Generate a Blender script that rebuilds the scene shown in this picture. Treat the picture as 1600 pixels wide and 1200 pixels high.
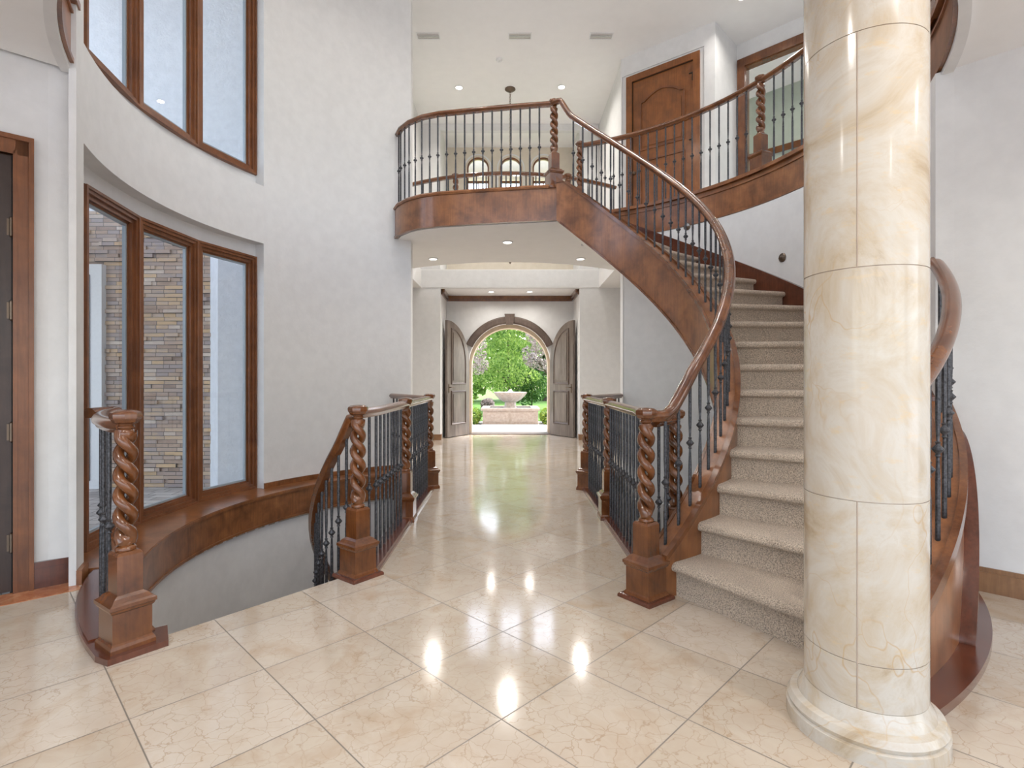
import bpy, math, random
from mathutils import Vector, Matrix
from mathutils.geometry import tessellate_polygon
for o in list(bpy.data.objects): bpy.data.objects.remove(o)
S = bpy.context.scene
COL = S.collection
R = math.radians; PI = math.pi
random.seed(4)
# ------------------------------------------------------------------ camera
cam = bpy.data.cameras.new('camera'); co = bpy.data.objects.new('camera', cam); COL.objects.link(co)
cam.sensor_width = 36; cam.lens = 837/1600*36; cam.shift_x = 7/1600; cam.shift_y = -7/1600
cam.clip_start = .02; cam.clip_end = 300
co.location = (0, 0, 1.18); co.rotation_euler = (PI/2, 0, 0); S.camera = co
S.view_settings.view_transform = 'Standard'; S.view_settings.look = 'None'
S.view_settings.gamma = 1; S.view_settings.use_curve_mapping = False
S.view_settings.exposure = -0.04
# ------------------------------------------------------------------ sky + sun
w = bpy.data.worlds.new('sky'); S.world = w; w.use_nodes = True
nt = w.node_tree; bg = nt.nodes['Background']
sky = nt.nodes.new('ShaderNodeTexSky'); sky.sky_type = 'NISHITA'; sky.sun_disc = False
sky.sun_elevation = R(52); sky.sun_rotation = R(35); sky.air_density = 1.0; sky.dust_density = 2.5; sky.ozone_density = 1
hs = nt.nodes.new('ShaderNodeHueSaturation'); hs.inputs['Saturation'].default_value = .62
nt.links.new(sky.outputs[0], hs.inputs['Color']); nt.links.new(hs.outputs[0], bg.inputs[0]); bg.inputs[1].default_value = 0.95
sl = bpy.data.lights.new('sun', 'SUN'); sl.energy = 3.0; sl.angle = R(.6); sl.color = (1, .95, .87)
so = bpy.data.objects.new('sun', sl); COL.objects.link(so)
so.rotation_euler = Vector((-.50, -.50, -1.1)).to_track_quat('-Z', 'Y').to_euler(); so.location = (10, 20, 20)
CAN_W = 21.0      # power of a recessed lamp upstairs
SOFFIT_W = 16.0    # power of a recessed lamp on the lower ceilings
# ------------------------------------------------------------------ measurements
CY = 4.41                      # rotunda centre (0, CY)
HS = .1847                     # riser
T1 = -58.05; DT = 7.46         # first riser angle, angle per tread
DECK = 3.325; CEIL1 = 2.97; CEIL2 = 6.17
RW = 2.81
def nos(t): return HS*(1+(t-T1)/DT)
def pol(r, t, z=0.): return Vector((r*math.cos(R(t)), CY+r*math.sin(R(t)), z))
# ------------------------------------------------------------------ materials
def mat(name):
    m = bpy.data.materials.new(name); m.use_nodes = True
    return m, m.node_tree, m.node_tree.nodes['Principled BSDF']
def N(nt, t, **k):
    n = nt.nodes.new(t)
    for a, b in k.items():
        if a in n.inputs.keys(): n.inputs[a].default_value = b
        else: setattr(n, a, b)
    return n
def ramp(nt, fac, stops):
    r = N(nt, 'ShaderNodeValToRGB'); nt.links.new(fac, r.inputs[0])
    e = r.color_ramp.elements
    while len(e) < len(stops): e.new(.5)
    for i, (p, c) in enumerate(stops):
        e[i].position = p; e[i].color = (*c, 1) if len(c) == 3 else c
    return r.outputs[0]
def mix(nt, fac, a, b, bt='MIX'):
    m = N(nt, 'ShaderNodeMix', data_type='RGBA', blend_type=bt)
    for s, v in ((0, fac), (6, a), (7, b)):
        if hasattr(v, 'is_linked') or isinstance(v, bpy.types.NodeSocket): nt.links.new(v, m.inputs[s])
        else: m.inputs[s].default_value = (*v, 1) if isinstance(v, tuple) and len(v) == 3 else v
    return m.outputs[2]
def math_(nt, op, a, b=0., c=None):
    m = N(nt, 'ShaderNodeMath', operation=op)
    for s, v in ((0, a), (1, b), (2, c)):
        if v is None: continue
        if isinstance(v, bpy.types.NodeSocket): nt.links.new(v, m.inputs[s])
        else: m.inputs[s].default_value = v
    return m.outputs[0]
def bump(nt, b, h, st=.2, d=.01):
    n = N(nt, 'ShaderNodeBump', Strength=st, Distance=d); nt.links.new(h, n.inputs['Height']); nt.links.new(n.outputs[0], b.inputs['Normal'])
def coords(nt, sc=(1, 1, 1), rot=(0, 0, 0)):
    t = N(nt, 'ShaderNodeTexCoord'); m = N(nt, 'ShaderNodeMapping'); m.inputs['Scale'].default_value = sc; m.inputs['Rotation'].default_value = rot
    nt.links.new(t.outputs['Object'], m.inputs[0]); return m.outputs[0]
def noise(nt, v, s, d=4, r=.55, dist=0.):
    n = N(nt, 'ShaderNodeTexNoise', Scale=s, Detail=d, Roughness=r, Distortion=dist); nt.links.new(v, n.inputs['Vector']); return n.outputs['Fac']
def plaster(name, col, rough=.75, sc=9, st=.08, var=.04):
    m, nt, b = mat(name); v = coords(nt)
    n = noise(nt, v, sc, 5); c2 = tuple(max(0, x-var) for x in col)
    nt.links.new(ramp(nt, n, [(.35, c2), (.65, col)]), b.inputs['Base Color']); b.inputs['Roughness'].default_value = rough
    bump(nt, b, noise(nt, v, sc*3, 6), st, .02); return m
def wood(name, dark, light, rough=.28, coat=.35, sc=(3, 3, 3), blotch=1.7, grain=22):
    m, nt, b = mat(name); v = coords(nt, sc)
    a = noise(nt, v, blotch, 5, .6, .4)
    v2 = coords(nt, (1, 1, .06)); g = noise(nt, v2, grain*3, 4, .6)
    base = ramp(nt, a, [(.3, dark), (.7, light)])
    gr = ramp(nt, g, [(.3, (.78, .76, .74)), (.65, (1.08, 1.06, 1.04))])
    nt.links.new(mix(nt, 1., base, gr, 'MULTIPLY'), b.inputs['Base Color'])
    b.inputs['Roughness'].default_value = rough; b.inputs['Coat Weight'].default_value = coat; b.inputs['Coat Roughness'].default_value = .15
    bump(nt, b, g, .05, .005); return m
M = {}
M['wall'] = plaster('wall_paint', (.75, .745, .735))
M['ceiling'] = plaster('ceiling_paint', (.87, .86, .845), .8, 6, .04, .02)
M['cream'] = plaster('cream_paint', (.74, .67, .56), .75)
M['greenroom'] = plaster('pale_green_paint', (.52, .58, .50), .6)
M['wood'] = wood('stained_wood', (.095, .030, .009), (.225, .079, .023), .22, .6)
M['string'] = wood('string_board_wood', (.13, .045, .014), (.34, .135, .048), .28, .35)
M['winwood'] = wood('window_wood', (.145, .05, .018), (.25, .092, .032), .35, .2)
M['redwood'] = wood('kerb_wood', (.085, .024, .013), (.155, .048, .024), .2, .6)
M['upwood'] = wood('oak_door_wood', (.17, .055, .012), (.30, .105, .026), .3, .3)
M['darkwood'] = wood('dark_door_wood', (.028, .014, .010), (.055, .030, .022), .4, .2)
M['greywood'] = wood('weathered_wood', (.11, .085, .07), (.24, .20, .175), .38, .2, (4, 4, .8))
M['archwood'] = wood('arch_casing_wood', (.085, .058, .045), (.15, .11, .09), .45, .1)
M['oakbase'] = wood('oak_baseboard', (.20, .10, .045), (.34, .18, .085), .35, .2)
def simple(name, col, rough=.5, metal=0., emit=None, es=1.):
    m, nt, b = mat(name); b.inputs['Base Color'].default_value = (*col, 1); b.inputs['Roughness'].default_value = rough; b.inputs['Metallic'].default_value = metal
    v = coords(nt); n = noise(nt, v, 40, 3)
    nt.links.new(mix(nt, .12, (*col, 1), ramp(nt, n, [(.3, tuple(c*.6 for c in col)), (.7, col)])), b.inputs['Base Color'])
    if emit: b.inputs['Emission Color'].default_value = (*emit, 1); b.inputs['Emission Strength'].default_value = es
    return m
def iron():
    m, nt, b = mat('hammered_iron'); v = coords(nt)
    n = noise(nt, v, 90, 4)
    nt.links.new(ramp(nt, n, [(.35, (.03, .03, .034)), (.7, (.12, .12, .13))]), b.inputs['Base Color'])
    b.inputs['Metallic'].default_value = .55; b.inputs['Roughness'].default_value = .42; bump(nt, b, n, .25, .002); return m
M['iron'] = iron()
M['bronze'] = simple('aged_bronze', (.16, .12, .09), .35, .9)
M['steel'] = simple('brushed_steel', (.5, .48, .45), .3, 1.)
M['black'] = simple('black_gap', (.01, .01, .01), .6)
M['whitetrim'] = simple('white_trim', (.8, .8, .8), .4)
M['lamp'] = simple('lamp_glow', (1, 1, 1), .5, 0, (1, .93, .82), 9.)
M['rubber'] = simple('window_seal', (.33, .38, .42), .4)
M['curtain'] = simple('curtain_cloth', (.7, .7, .68), .8)
M['darkglass'] = simple('dark_glass', (.12, .13, .14), .1)
def carpet():
    m, nt, b = mat('loop_carpet'); v = coords(nt)
    n = noise(nt, v, 190, 3, .7); n2 = noise(nt, v, 4, 3)
    c = ramp(nt, n, [(.36, (.27, .195, .13)), (.5, (.74, .59, .45)), (.64, (.98, .86, .72))])
    nt.links.new(mix(nt, 1., c, ramp(nt, n2, [(.3, (.92, .9, .88)), (.7, (1.04, 1.02, 1.0))]), 'MULTIPLY'), b.inputs['Base Color'])
    b.inputs['Roughness'].default_value = .95; b.inputs['Sheen Weight'].default_value = .25
    bump(nt, b, n, .9, .02); return m
M['carpet'] = carpet()
def veins(nt, v, sc, width, dist=.35):
    d = N(nt, 'ShaderNodeTexNoise', Scale=sc*.8, Detail=4.); nt.links.new(v, d.inputs['Vector'])
    ad = N(nt, 'ShaderNodeVectorMath', operation='MULTIPLY_ADD'); nt.links.new(d.outputs['Color'], ad.inputs[0]); ad.inputs[1].default_value = (dist, dist, dist); nt.links.new(v, ad.inputs[2])
    vo = N(nt, 'ShaderNodeTexVoronoi', feature='DISTANCE_TO_EDGE', Scale=sc); nt.links.new(ad.outputs[0], vo.inputs['Vector'])
    return ramp(nt, vo.outputs['Distance'], [(0, (1, 1, 1)), (width, (0, 0, 0))])
def marble_floor():
    m, nt, b = mat('cream_marble_tiles'); t = N(nt, 'ShaderNodeTexCoord'); s = N(nt, 'ShaderNodeSeparateXYZ'); nt.links.new(t.outputs['Object'], s.inputs[0])
    k = 1/(.4575*math.sqrt(2)); x = math_(nt, 'ADD', s.outputs[0], .021); y = math_(nt, 'SUBTRACT', s.outputs[1], 2.507)
    u = math_(nt, 'MULTIPLY', math_(nt, 'ADD', x, y), k); v_ = math_(nt, 'MULTIPLY', math_(nt, 'SUBTRACT', y, x), k)
    def edge(a):
        f = math_(nt, 'FRACT', a); return math_(nt, 'MINIMUM', f, math_(nt, 'SUBTRACT', 1., f))
    g = math_(nt, 'LESS_THAN', math_(nt, 'MINIMUM', edge(u), edge(v_)), .0052)
    cmb = N(nt, 'ShaderNodeCombineXYZ'); nt.links.new(math_(nt, 'FLOOR', u), cmb.inputs[0]); nt.links.new(math_(nt, 'FLOOR', v_), cmb.inputs[1])
    wn = N(nt, 'ShaderNodeTexWhiteNoise', noise_dimensions='3D'); nt.links.new(cmb.outputs[0], wn.inputs['Vector'])
    off = N(nt, 'ShaderNodeVectorMath', operation='MULTIPLY_ADD'); nt.links.new(wn.outputs['Color'], off.inputs[0]); off.inputs[1].default_value = (30, 30, 30); nt.links.new(t.outputs['Object'], off.inputs[2])
    p = off.outputs[0]
    cl = noise(nt, p, 3.2, 6, .6, .6)
    base = ramp(nt, cl, [(.3, (.53, .445, .365)), (.52, (.575, .51, .435)), (.78, (.47, .35, .24))])
    tone = ramp(nt, wn.outputs['Value'], [(0, (.90, .86, .80)), (1, (1.04, 1.03, 1.02))])
    base = mix(nt, 1., base, tone, 'MULTIPLY')
    patch = ramp(nt, noise(nt, p, 2.0, 3), [(.36, (.22, .22, .22)), (.60, (.95, .95, .95))])
    v1 = mix(nt, 1., veins(nt, p, 15, .032, .10), patch, 'MULTIPLY')
    v2 = veins(nt, p, 5, .012, .16)
    base = mix(nt, math_(nt, 'MULTIPLY', v1, .62), base, (.34, .225, .125)); base = mix(nt, math_(nt, 'MULTIPLY', v2, .18), base, (.33, .22, .13))
    base = mix(nt, g, base, (.20, .17, .14))
    nt.links.new(base, b.inputs['Base Color'])
    nt.links.new(math_(nt, 'ADD', math_(nt, 'MULTIPLY', cl, .09), math_(nt, 'MULTIPLY_ADD', g, .4, .065)), b.inputs['Roughness'])
    b.inputs['IOR'].default_value = 1.7
    return m
M['floor'] = marble_floor()
def marble(name, stops, vc, sc=2.4, rough=.14, sx=(1, 1, 1), vein=.8):
    m, nt, b = mat(name); p = coords(nt, sx); cl = noise(nt, p, sc, 8, .66, 1.1)
    base = ramp(nt, cl, stops)
    patch = ramp(nt, noise(nt, coords(nt, (1.3, 1.3, 1)), 1.3, 3), [(.48, (0, 0, 0)), (.66, (vein,)*3)])
    base = mix(nt, mix(nt, 1., veins(nt, p, sc*.7, .0065, .7), patch, 'MULTIPLY'), base, vc)
    patch2 = ramp(nt, noise(nt, coords(nt, (1, 1, 1)), 2.3, 3), [(.5, (0, 0, 0)), (.7, (vein*.6,)*3)])
    base = mix(nt, mix(nt, 1., veins(nt, p, sc*2.3, .012, .35), patch2, 'MULTIPLY'), base, vc)
    fl = ramp(nt, noise(nt, coords(nt, (1, 1, 2.2)), 11, 5, .7), [(.57, (0, 0, 0)), (.70, (.6, .6, .6))])
    base = mix(nt, fl, base, (.62, .47, .28))
    nt.links.new(base, b.inputs['Base Color']); b.inputs['Roughness'].default_value = rough; return m
M['column'] = marble('cream_marble', [(.28, (.38, .275, .16)), (.42, (.52, .435, .33)), (.56, (.585, .54, .475)), (.74, (.46, .37, .26))], (.50, .34, .18), 3.4, .15, (1, 1, .8))
M['redmarble'] = marble('red_marble', [(.3, (.30, .08, .03)), (.5, (.46, .17, .07)), (.7, (.58, .30, .16))], (.2, .05, .03), 9)
M['caststone'] = plaster('cast_stone', (.44, .38, .34), .8, 14, .2, .08)
M['stucco'] = plaster('white_stucco', (.80, .82, .85), .9, 12, .5, .06)
M['tanstucco'] = plaster('tan_stucco', (.62, .50, .37), .9, 12, .3, .05)
def bricky(name, cols, w_, h_, mortar, msz, axes=(0, 2), bm=.6, rough=.85):
    m, nt, b = mat(name); t = N(nt, 'ShaderNodeTexCoord'); s = N(nt, 'ShaderNodeSeparateXYZ'); nt.links.new(t.outputs['Object'], s.inputs[0])
    c = N(nt, 'ShaderNodeCombineXYZ'); nt.links.new(s.outputs[axes[0]], c.inputs[0]); nt.links.new(s.outputs[axes[1]], c.inputs[1])
    br = N(nt, 'ShaderNodeTexBrick', Scale=1.); br.inputs['Brick Width'].default_value = w_; br.inputs['Row Height'].default_value = h_; br.inputs['Mortar Size'].default_value = msz
    br.offset = .37; br.squash = .6; br.squash_frequency = 3
    br.inputs['Color1'].default_value = (0, 0, 0, 1); br.inputs['Color2'].default_value = (1, 1, 1, 1); br.inputs['Mortar'].default_value = (.5, .5, .5, 1)
    nt.links.new(c.outputs[0], br.inputs[0])
    n = noise(nt, coords(nt, (1, 1, 3)), 6, 6, .7)
    f = math_(nt, 'ADD', math_(nt, 'MULTIPLY', br.outputs['Color'], .7), math_(nt, 'MULTIPLY', n, .35))
    base = ramp(nt, f, cols); base = mix(nt, br.outputs['Fac'], base, mortar)
    nt.links.new(base, b.inputs['Base Color']); b.inputs['Roughness'].default_value = rough
    bump(nt, b, math_(nt, 'SUBTRACT', f, math_(nt, 'MULTIPLY', br.outputs['Fac'], .8)), bm, .03); return m
M['ledge'] = bricky('ledger_stone', [(.1, (.26, .19, .16)), (.32, (.52, .38, .29)), (.5, (.40, .34, .33)), (.66, (.66, .46, .27)), (.8, (.56, .45, .38)), (1, (.80, .71, .60))], .23, .045, (.17, .15, .14), .003)
M['paver'] = bricky('concrete_pavers', [(.2, (.46, .43, .41)), (.9, (.66, .63, .60))], .25, .13, (.22, .21, .2), .006, (0, 1), .3)
M['concrete'] = plaster('porch_stone', (.60, .58, .56), .7, 10, .1)
def foliage(name, a, c, tr=.35):
    m, nt, b = mat(name); n = noise(nt, coords(nt), 3.5, 4)
    oi = N(nt, 'ShaderNodeNewGeometry')
    f = math_(nt, 'ADD', math_(nt, 'MULTIPLY', n, .5), math_(nt, 'MULTIPLY', oi.outputs['Random Per Island'], .5))
    cc = ramp(nt, f, [(.25, a), (.75, c)]); nt.links.new(cc, b.inputs['Base Color']); b.inputs['Roughness'].default_value = .6
    tl = N(nt, 'ShaderNodeBsdfTranslucent'); nt.links.new(cc, tl.inputs[0]); ms = N(nt, 'ShaderNodeMixShader'); ms.inputs[0].default_value = tr
    nt.links.new(b.outputs[0], ms.inputs[1]); nt.links.new(tl.outputs[0], ms.inputs[2]); nt.links.new(ms.outputs[0], nt.nodes['Material Output'].inputs[0]); return m
M['leaf'] = foliage('bright_leaves', (.11, .24, .035), (.46, .60, .17), .45)
M['darkleaf'] = foliage('dark_leaves', (.03, .09, .02), (.11, .24, .05))
M['plum'] = foliage('pink_grey_leaves', (.22, .17, .16), (.66, .56, .56), .3)
M['hedge'] = foliage('hedge_leaves', (.12, .24, .03), (.42, .55, .10))
M['bark'] = wood('bark', (.06, .045, .035), (.13, .10, .08), .9, 0)
M['lawn'] = plaster('lawn_grass', (.16, .30, .07), .9, 8, .5, .06)
M['water'] = simple('water', (.35, .42, .42), .05)
def glass():
    m, nt, b = mat('window_glass'); nt.nodes.remove(b); v = coords(nt)
    tr = N(nt, 'ShaderNodeBsdfTransparent'); tr.inputs[0].default_value = (.94, .965, .97, 1); gl = N(nt, 'ShaderNodeBsdfGlossy', Roughness=.01)
    lw_ = N(nt, 'ShaderNodeLayerWeight', Blend=.5); fz = math_(nt, 'MULTIPLY_ADD', math_(nt, 'POWER', lw_.outputs['Facing'], 5.), .9, .05); bp = N(nt, 'ShaderNodeBump', Strength=.01); nt.links.new(noise(nt, v, 1.), bp.inputs['Height']); nt.links.new(bp.outputs[0], gl.inputs['Normal'])
    ms = N(nt, 'ShaderNodeMixShader'); nt.links.new(fz, ms.inputs[0]); nt.links.new(tr.outputs[0], ms.inputs[1]); nt.links.new(gl.outputs[0], ms.inputs[2])
    nt.links.new(ms.outputs[0], nt.nodes['Material Output'].inputs[0]); return m
M['glass'] = glass()
# ------------------------------------------------------------------ mesh helpers
class MB:
    def __init__(s): s.v = []; s.f = []
    def add(s, vs, fs):
        o = len(s.v); s.v += [tuple(v) for v in vs]; s.f += [tuple(i+o for i in f) for f in fs]; return s
    def box(s, x0, y0, z0, x1, y1, z1, m=None):
        vs = [Vector(p) for p in ((x0, y0, z0), (x1, y0, z0), (x1, y1, z0), (x0, y1, z0), (x0, y0, z1), (x1, y0, z1), (x1, y1, z1), (x0, y1, z1))]
        if m: vs = [m @ v for v in vs]
        return s.add(vs, [(3, 2, 1, 0), (4, 5, 6, 7), (0, 1, 5, 4), (1, 2, 6, 5), (2, 3, 7, 6), (3, 0, 4, 7)])
    def rings(s, rings, caps=True, closed=False):
        n = len(rings[0]); vs = [v for r in rings for v in r]; fs = []; k = len(rings)
        for i in range(k if closed else k-1):
            a = i*n; b = ((i+1) % k)*n
            for j in range(n): fs.append((a+j, a+(j+1) % n, b+(j+1) % n, b+j))
        if caps and not closed: fs.append(tuple(range(n-1, -1, -1))); fs.append(tuple((k-1)*n+j for j in range(n)))
        return s.add(vs, fs)
    def lathe(s, prof, n=16, c=(0, 0), m=None):
        rs = []
        for r, z in prof:
            ring = [Vector((c[0]+r*math.cos(2*PI*j/n), c[1]+r*math.sin(2*PI*j/n), z)) for j in range(n)]
            rs.append([m @ v for v in ring] if m else ring)
        return s.rings(rs)
    def square(s, prof, rot=0.):           # square mouldings: (half width, z)
        return s.rings([[Vector((h*sx, h*sy, z)) for sx, sy in ((-1, -1), (1, -1), (1, 1), (-1, 1))] for h, z in prof])
    def sweep(s, path, prof, up=True):
        path = [Vector(p) for p in path]; rs = []
        for i, p in enumerate(path):
            a = path[max(i-1, 0)]; b = path[min(i+1, len(path)-1)]; t = (b-a); th = Vector((t.x, t.y, 0))
            if th.length < 1e-6: th = Vector((1, 0, 0))
            th.normalize(); lat = Vector((th.y, -th.x, 0))
            if not up:
                t.normalize(); u = lat.cross(t)
            else: u = Vector((0, 0, 1))
            rs.append([p+lat*q[0]+u*q[1] for q in prof])
        return s.rings(rs)
    def tube(s, path, rad, n=8):
        path = [Vector(p) for p in path]; rs = []; pu = None
        for i, p in enumerate(path):
            t = (path[min(i+1, len(path)-1)]-path[max(i-1, 0)]).normalized()
            if pu is None: pu = t.orthogonal().normalized()
            pu = (pu-t*pu.dot(t)).normalized(); w_ = t.cross(pu); r = rad[i] if isinstance(rad, (list, tuple)) else rad
            rs.append([p+pu*r*math.cos(2*PI*j/n)+w_*r*math.sin(2*PI*j/n) for j in range(n)])
        return s.rings(rs)
    def mesh(s, name, m, smooth=False, ang=35):
        me = bpy.data.meshes.new(name); me.from_pydata(s.v, [], s.f); me.materials.append(m)
        if smooth:
            for p in me.polygons: p.use_smooth = True
            me.set_sharp_from_angle(angle=R(ang))
        import bmesh
        b = bmesh.new(); b.from_mesh(me); bmesh.ops.recalc_face_normals(b, faces=b.faces); b.to_mesh(me); b.free()
        return me
    def build(s, name, m, parent=None, smooth=False, ang=35):
        return put(name, s.mesh(name, m, smooth, ang), parent)
def wloc(o):
    v = Vector((0, 0, 0))
    while o: v += o.location; o = o.parent
    return v
def put(name, me, parent=None, loc=(0, 0, 0), rot=0.):
    o = bpy.data.objects.new(name, me); COL.objects.link(o)
    if parent: o.parent = parent; o.location = Vector(loc)-wloc(parent)
    else: o.location = loc
    o.rotation_euler = (0, 0, rot); return o
def sub(name, me, parent, loc=(0, 0, 0), rot=0.):     # local placement under a rotated parent
    o = bpy.data.objects.new(name, me); COL.objects.link(o); o.parent = parent; o.location = loc; o.rotation_euler = (0, 0, rot); return o
def tag(o, label, cat, group=None, kind=None):
    o['label'] = label; o['category'] = cat
    if group: o['group'] = group
    if kind: o['kind'] = kind
    return o
def thing(name, label, cat, loc=(0, 0, 0), group=None):
    o = bpy.data.objects.new(name, None); COL.objects.link(o); o.location = loc; o.empty_display_size = .1
    return tag(o, label, cat, group)
def struct(o, label=None):
    o['kind'] = 'structure'
    if label: o['label'] = label
    return o
def sroot(name, loc, label=None):
    o = bpy.data.objects.new(name, None); COL.objects.link(o); o.location = loc; return struct(o, label)
def psolid(mb, r0, r1, t0, t1, zb, zt, n=None):       # solid between two radii, heights may follow the angle
    n = n or max(2, int(abs(t1-t0)/2.5)); fb = zb if callable(zb) else (lambda t: zb); ft = zt if callable(zt) else (lambda t: zt)
    rs = []
    for i in range(n+1):
        t = t0+(t1-t0)*i/n; rs.append([pol(r0, t, fb(t)), pol(r1, t, fb(t)), pol(r1, t, ft(t)), pol(r0, t, ft(t))])
    return mb.rings(rs)
def parc(r, t0, t1, z, n=24):
    f = z if callable(z) else (lambda t: z)
    return [pol(r, t0+(t1-t0)*i/n, f(t0+(t1-t0)*i/n)) for i in range(n+1)]
def slab(mb, loops, zb, zt):
    L = [[Vector((p[0], p[1], 0)) for p in l] for l in loops]; flat = [v for l in L for v in l]; n = len(flat)
    tris = tessellate_polygon(L)
    vs = [(v.x, v.y, zt) for v in flat]+[(v.x, v.y, zb) for v in flat]
    fs = [tuple(t) for t in tris]+[tuple(i+n for i in reversed(t)) for t in tris]; o = 0
    for l in L:
        for i in range(len(l)): a = o+i; b = o+(i+1) % len(l); fs.append((a, b, b+n, a+n))
        o += len(l)
    return mb.add(vs, fs)
def wallbox(mb, p, q, z0, z1, th):                    # vertical wall from p to q, thickness to the left of p->q
    p = Vector(p); q = Vector(q); d = (q-p).normalized(); nrm = Vector((-d.y, d.x))*th
    pts = [p, q, q+nrm, p+nrm]
    return mb.add([(a.x, a.y, z) for z in (z0, z1) for a in pts], [(3, 2, 1, 0), (4, 5, 6, 7), (0, 1, 5, 4), (1, 2, 6, 5), (2, 3, 7, 6), (3, 0, 4, 7)])
def resample(path, step, start=.5):
    path = [Vector(p) for p in path]; L = [0]
    for a, b in zip(path, path[1:]): L.append(L[-1]+(Vector((b.x-a.x, b.y-a.y))).length)
    n = max(1, round(L[-1]/step)); out = []
    for k in range(n):
        s_ = (k+start)*L[-1]/n; i = max(j for j in range(len(L)) if L[j] <= s_); i = min(i, len(path)-2)
        f = (s_-L[i])/(L[i+1]-L[i]); out.append(path[i].lerp(path[i+1], f))
    return out
# ------------------------------------------------------------------ railing kit
RAILP = [(-.020, -.03), (.020, -.03), (.024, -.016), (.036, -.010), (.038, .004), (.030, .018), (.016, .028), (0, .031), (-.016, .028), (-.030, .018), (-.038, .004), (-.036, -.010), (-.024, -.016)]
_bal = {}
KN = MB().lathe([(.006, -.034), (.0115, -.030), (.0085, -.024), (.0085, -.018), (.0225, -.002), (.0225, .002), (.0085, .018), (.0085, .024), (.0115, .030), (.006, .034)], 10).mesh('knuckle', M['iron'], True, 40)
def bal_mesh(h):
    h = round(h, 2)
    if h not in _bal:
        r = .0098; k = h*.5
        _bal[h] = MB().lathe([(r*.8, 0), (r, .01), (r, k-.13), (r*.62, k-.035), (r*.62, k+.035), (r, k+.13), (r, h)], 8).mesh('baluster', M['iron'], True, 40)
    return _bal[h]
def balusters(root, pts, rot=None):
    for x, y, z0, z1 in pts:
        h = round(z1-z0, 2); b = put('baluster', bal_mesh(h), root, (x, y, z0)); sub('knuckle', KN, b, (0, 0, h*.5))
def newel_meshes():
    pl = MB().square([(.086, 0), (.086, .022), (.081, .034), (.075, .042), (.075, .168), (.081, .174), (.085, .185), (.089, .188), (.089, .203), (.077, .21), (.064, .226), (.049, .236), (.049, .40), (.042, .413), (.030, .416)]).mesh('newel_post', M['wood'])
    mb = MB(); z0, z1 = .455, .925; turns = 2.6; n = 60
    for ph in (0, PI):
        path = []; rad = []
        for i in range(n+1):
            f = i/n; e = min(1, f/.13, (1-f)/.13); e = math.sin(e*PI/2)
            a = ph-2*PI*turns*f; r = .010+.0158*e; path.append((r*math.cos(a), r*math.sin(a), z0+(z1-z0)*f)); rad.append(.035+(.0225-.035)*e)
        mb.tube(path, rad, 9)
    mb.lathe([(.028, .412), (.040, .416), (.042, .424), (.036, .432), (.028, .437), (.030, .448), (.036, .462), (.034, .475), (.018, .492), (.004, .497)], 14)
    mb.lathe([(.004, .885), (.018, .888), (.033, .905), (.038, .922), (.033, .938), (.027, .944), (.034, .950), (.034, .956), (.029, .960), (.032, .972), (.04, .985)], 14)
    sh = mb.mesh('twisted_shaft', M['wood'], True, 50)
    cp = MB().lathe([(.036, .966), (.050, .974), (.054, .984), (.060, .990), (.062, 1.006), (.058, 1.016), (.045, 1.024), (.012, 1.028)], 8).mesh('cap', M['wood'], True, 30)
    return pl, sh, cp
NPL, NSH, NCP = newel_meshes()
PLATE = MB().square([(.108, 0), (.108, .012), (.102, .02), (.088, .022)]).mesh('base_plate', M['redwood'])
def newel(root, x, y, z=0., rot=0., plate=False):
    n = put('newel_post', NPL, root, (x, y, z), R(rot)); sub('twisted_shaft', NSH, n, (0, 0, 0), random.uniform(0, .6)); sub('cap', NCP, n, rot=R(22.5))
    if plate: sub('base_plate', PLATE, n)
    return n
def kerb(root, path, w=.13, h=.035, m='redwood', name='shoe_rail'):
    hw = w/2
    return MB().sweep(path, [(-hw, -.01), (hw, -.01), (hw, h*.45), (hw-.008, h*.7), (hw-.012, h), (-hw+.012, h), (-hw+.008, h*.7), (-hw, h*.45)]).build(name, M[m], root)
def rail(root, path): return MB().sweep(path, RAILP, False).build('handrail', M['wood'], root, True, 60)
RT = .975   # handrail centre height above floor
# ================================================================== GROUND FLOOR SHELL
LW0 = Vector((-2.55, 3.13)); LWD = Vector((-1, -.94)).normalized()
RW0 = Vector((2.57, 3.08)); RWD = Vector((1, -1.02)).normalized()
def xy(v): return (v.x, v.y)
LWE = LW0+LWD*3.6; RWE = RW0+RWD*3.5
outer = [(-6, -3.2), (6, -3.2), (6, 6.9), (2.9, 6.9), (2.9, 11.56), (-2.9, 11.56), (-2.9, 7.0), (-1.3, 7.0)]
outer += [xy(pol(2.9, t)) for t in range(118, 209, 3)]+[xy(LW0), xy(LWE), (-6, LWE.y)]
hl = [xy(pol(2.57, t)) for t in [230.9]+list(range(228, 123, -3))+[122.3]]+[(-.92, 4.41+.92*math.tan(R(57.7)))]+[(-.92, 3.274)]
hr = [(.93, 3.18), (1.16, 3.16)]+[xy(pol(r, -47)) for r in (1.66, 2.85)]+[xy(pol(2.85, t)) for t in range(-44, 58, 4)]+[xy(pol(2.85, 59.5)), (.93, 4.41+.93*math.tan(R(59.5)))]
struct(slab(MB(), [outer, hl, hr], -.28, 0).build('floor', M['floor']), 'polished cream marble tiles laid diagonally')
struct(MB().box(-3.4, 1, -3.4, 3.4, 8, -3.3).build('floor_lower', M['carpet']), 'lower level floor at the bottom of the stairwell')
struct(slab(MB(), [[xy(LW0+LWD*.0), xy(LW0+LWD*3.4), xy(LW0+LWD*3.4+Vector((.13, -.13))), xy(LW0+Vector((.16, -.115)))]], -.01, .003).build('floor_border', M['redmarble']), 'red marble border strip along the left wall')
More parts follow.
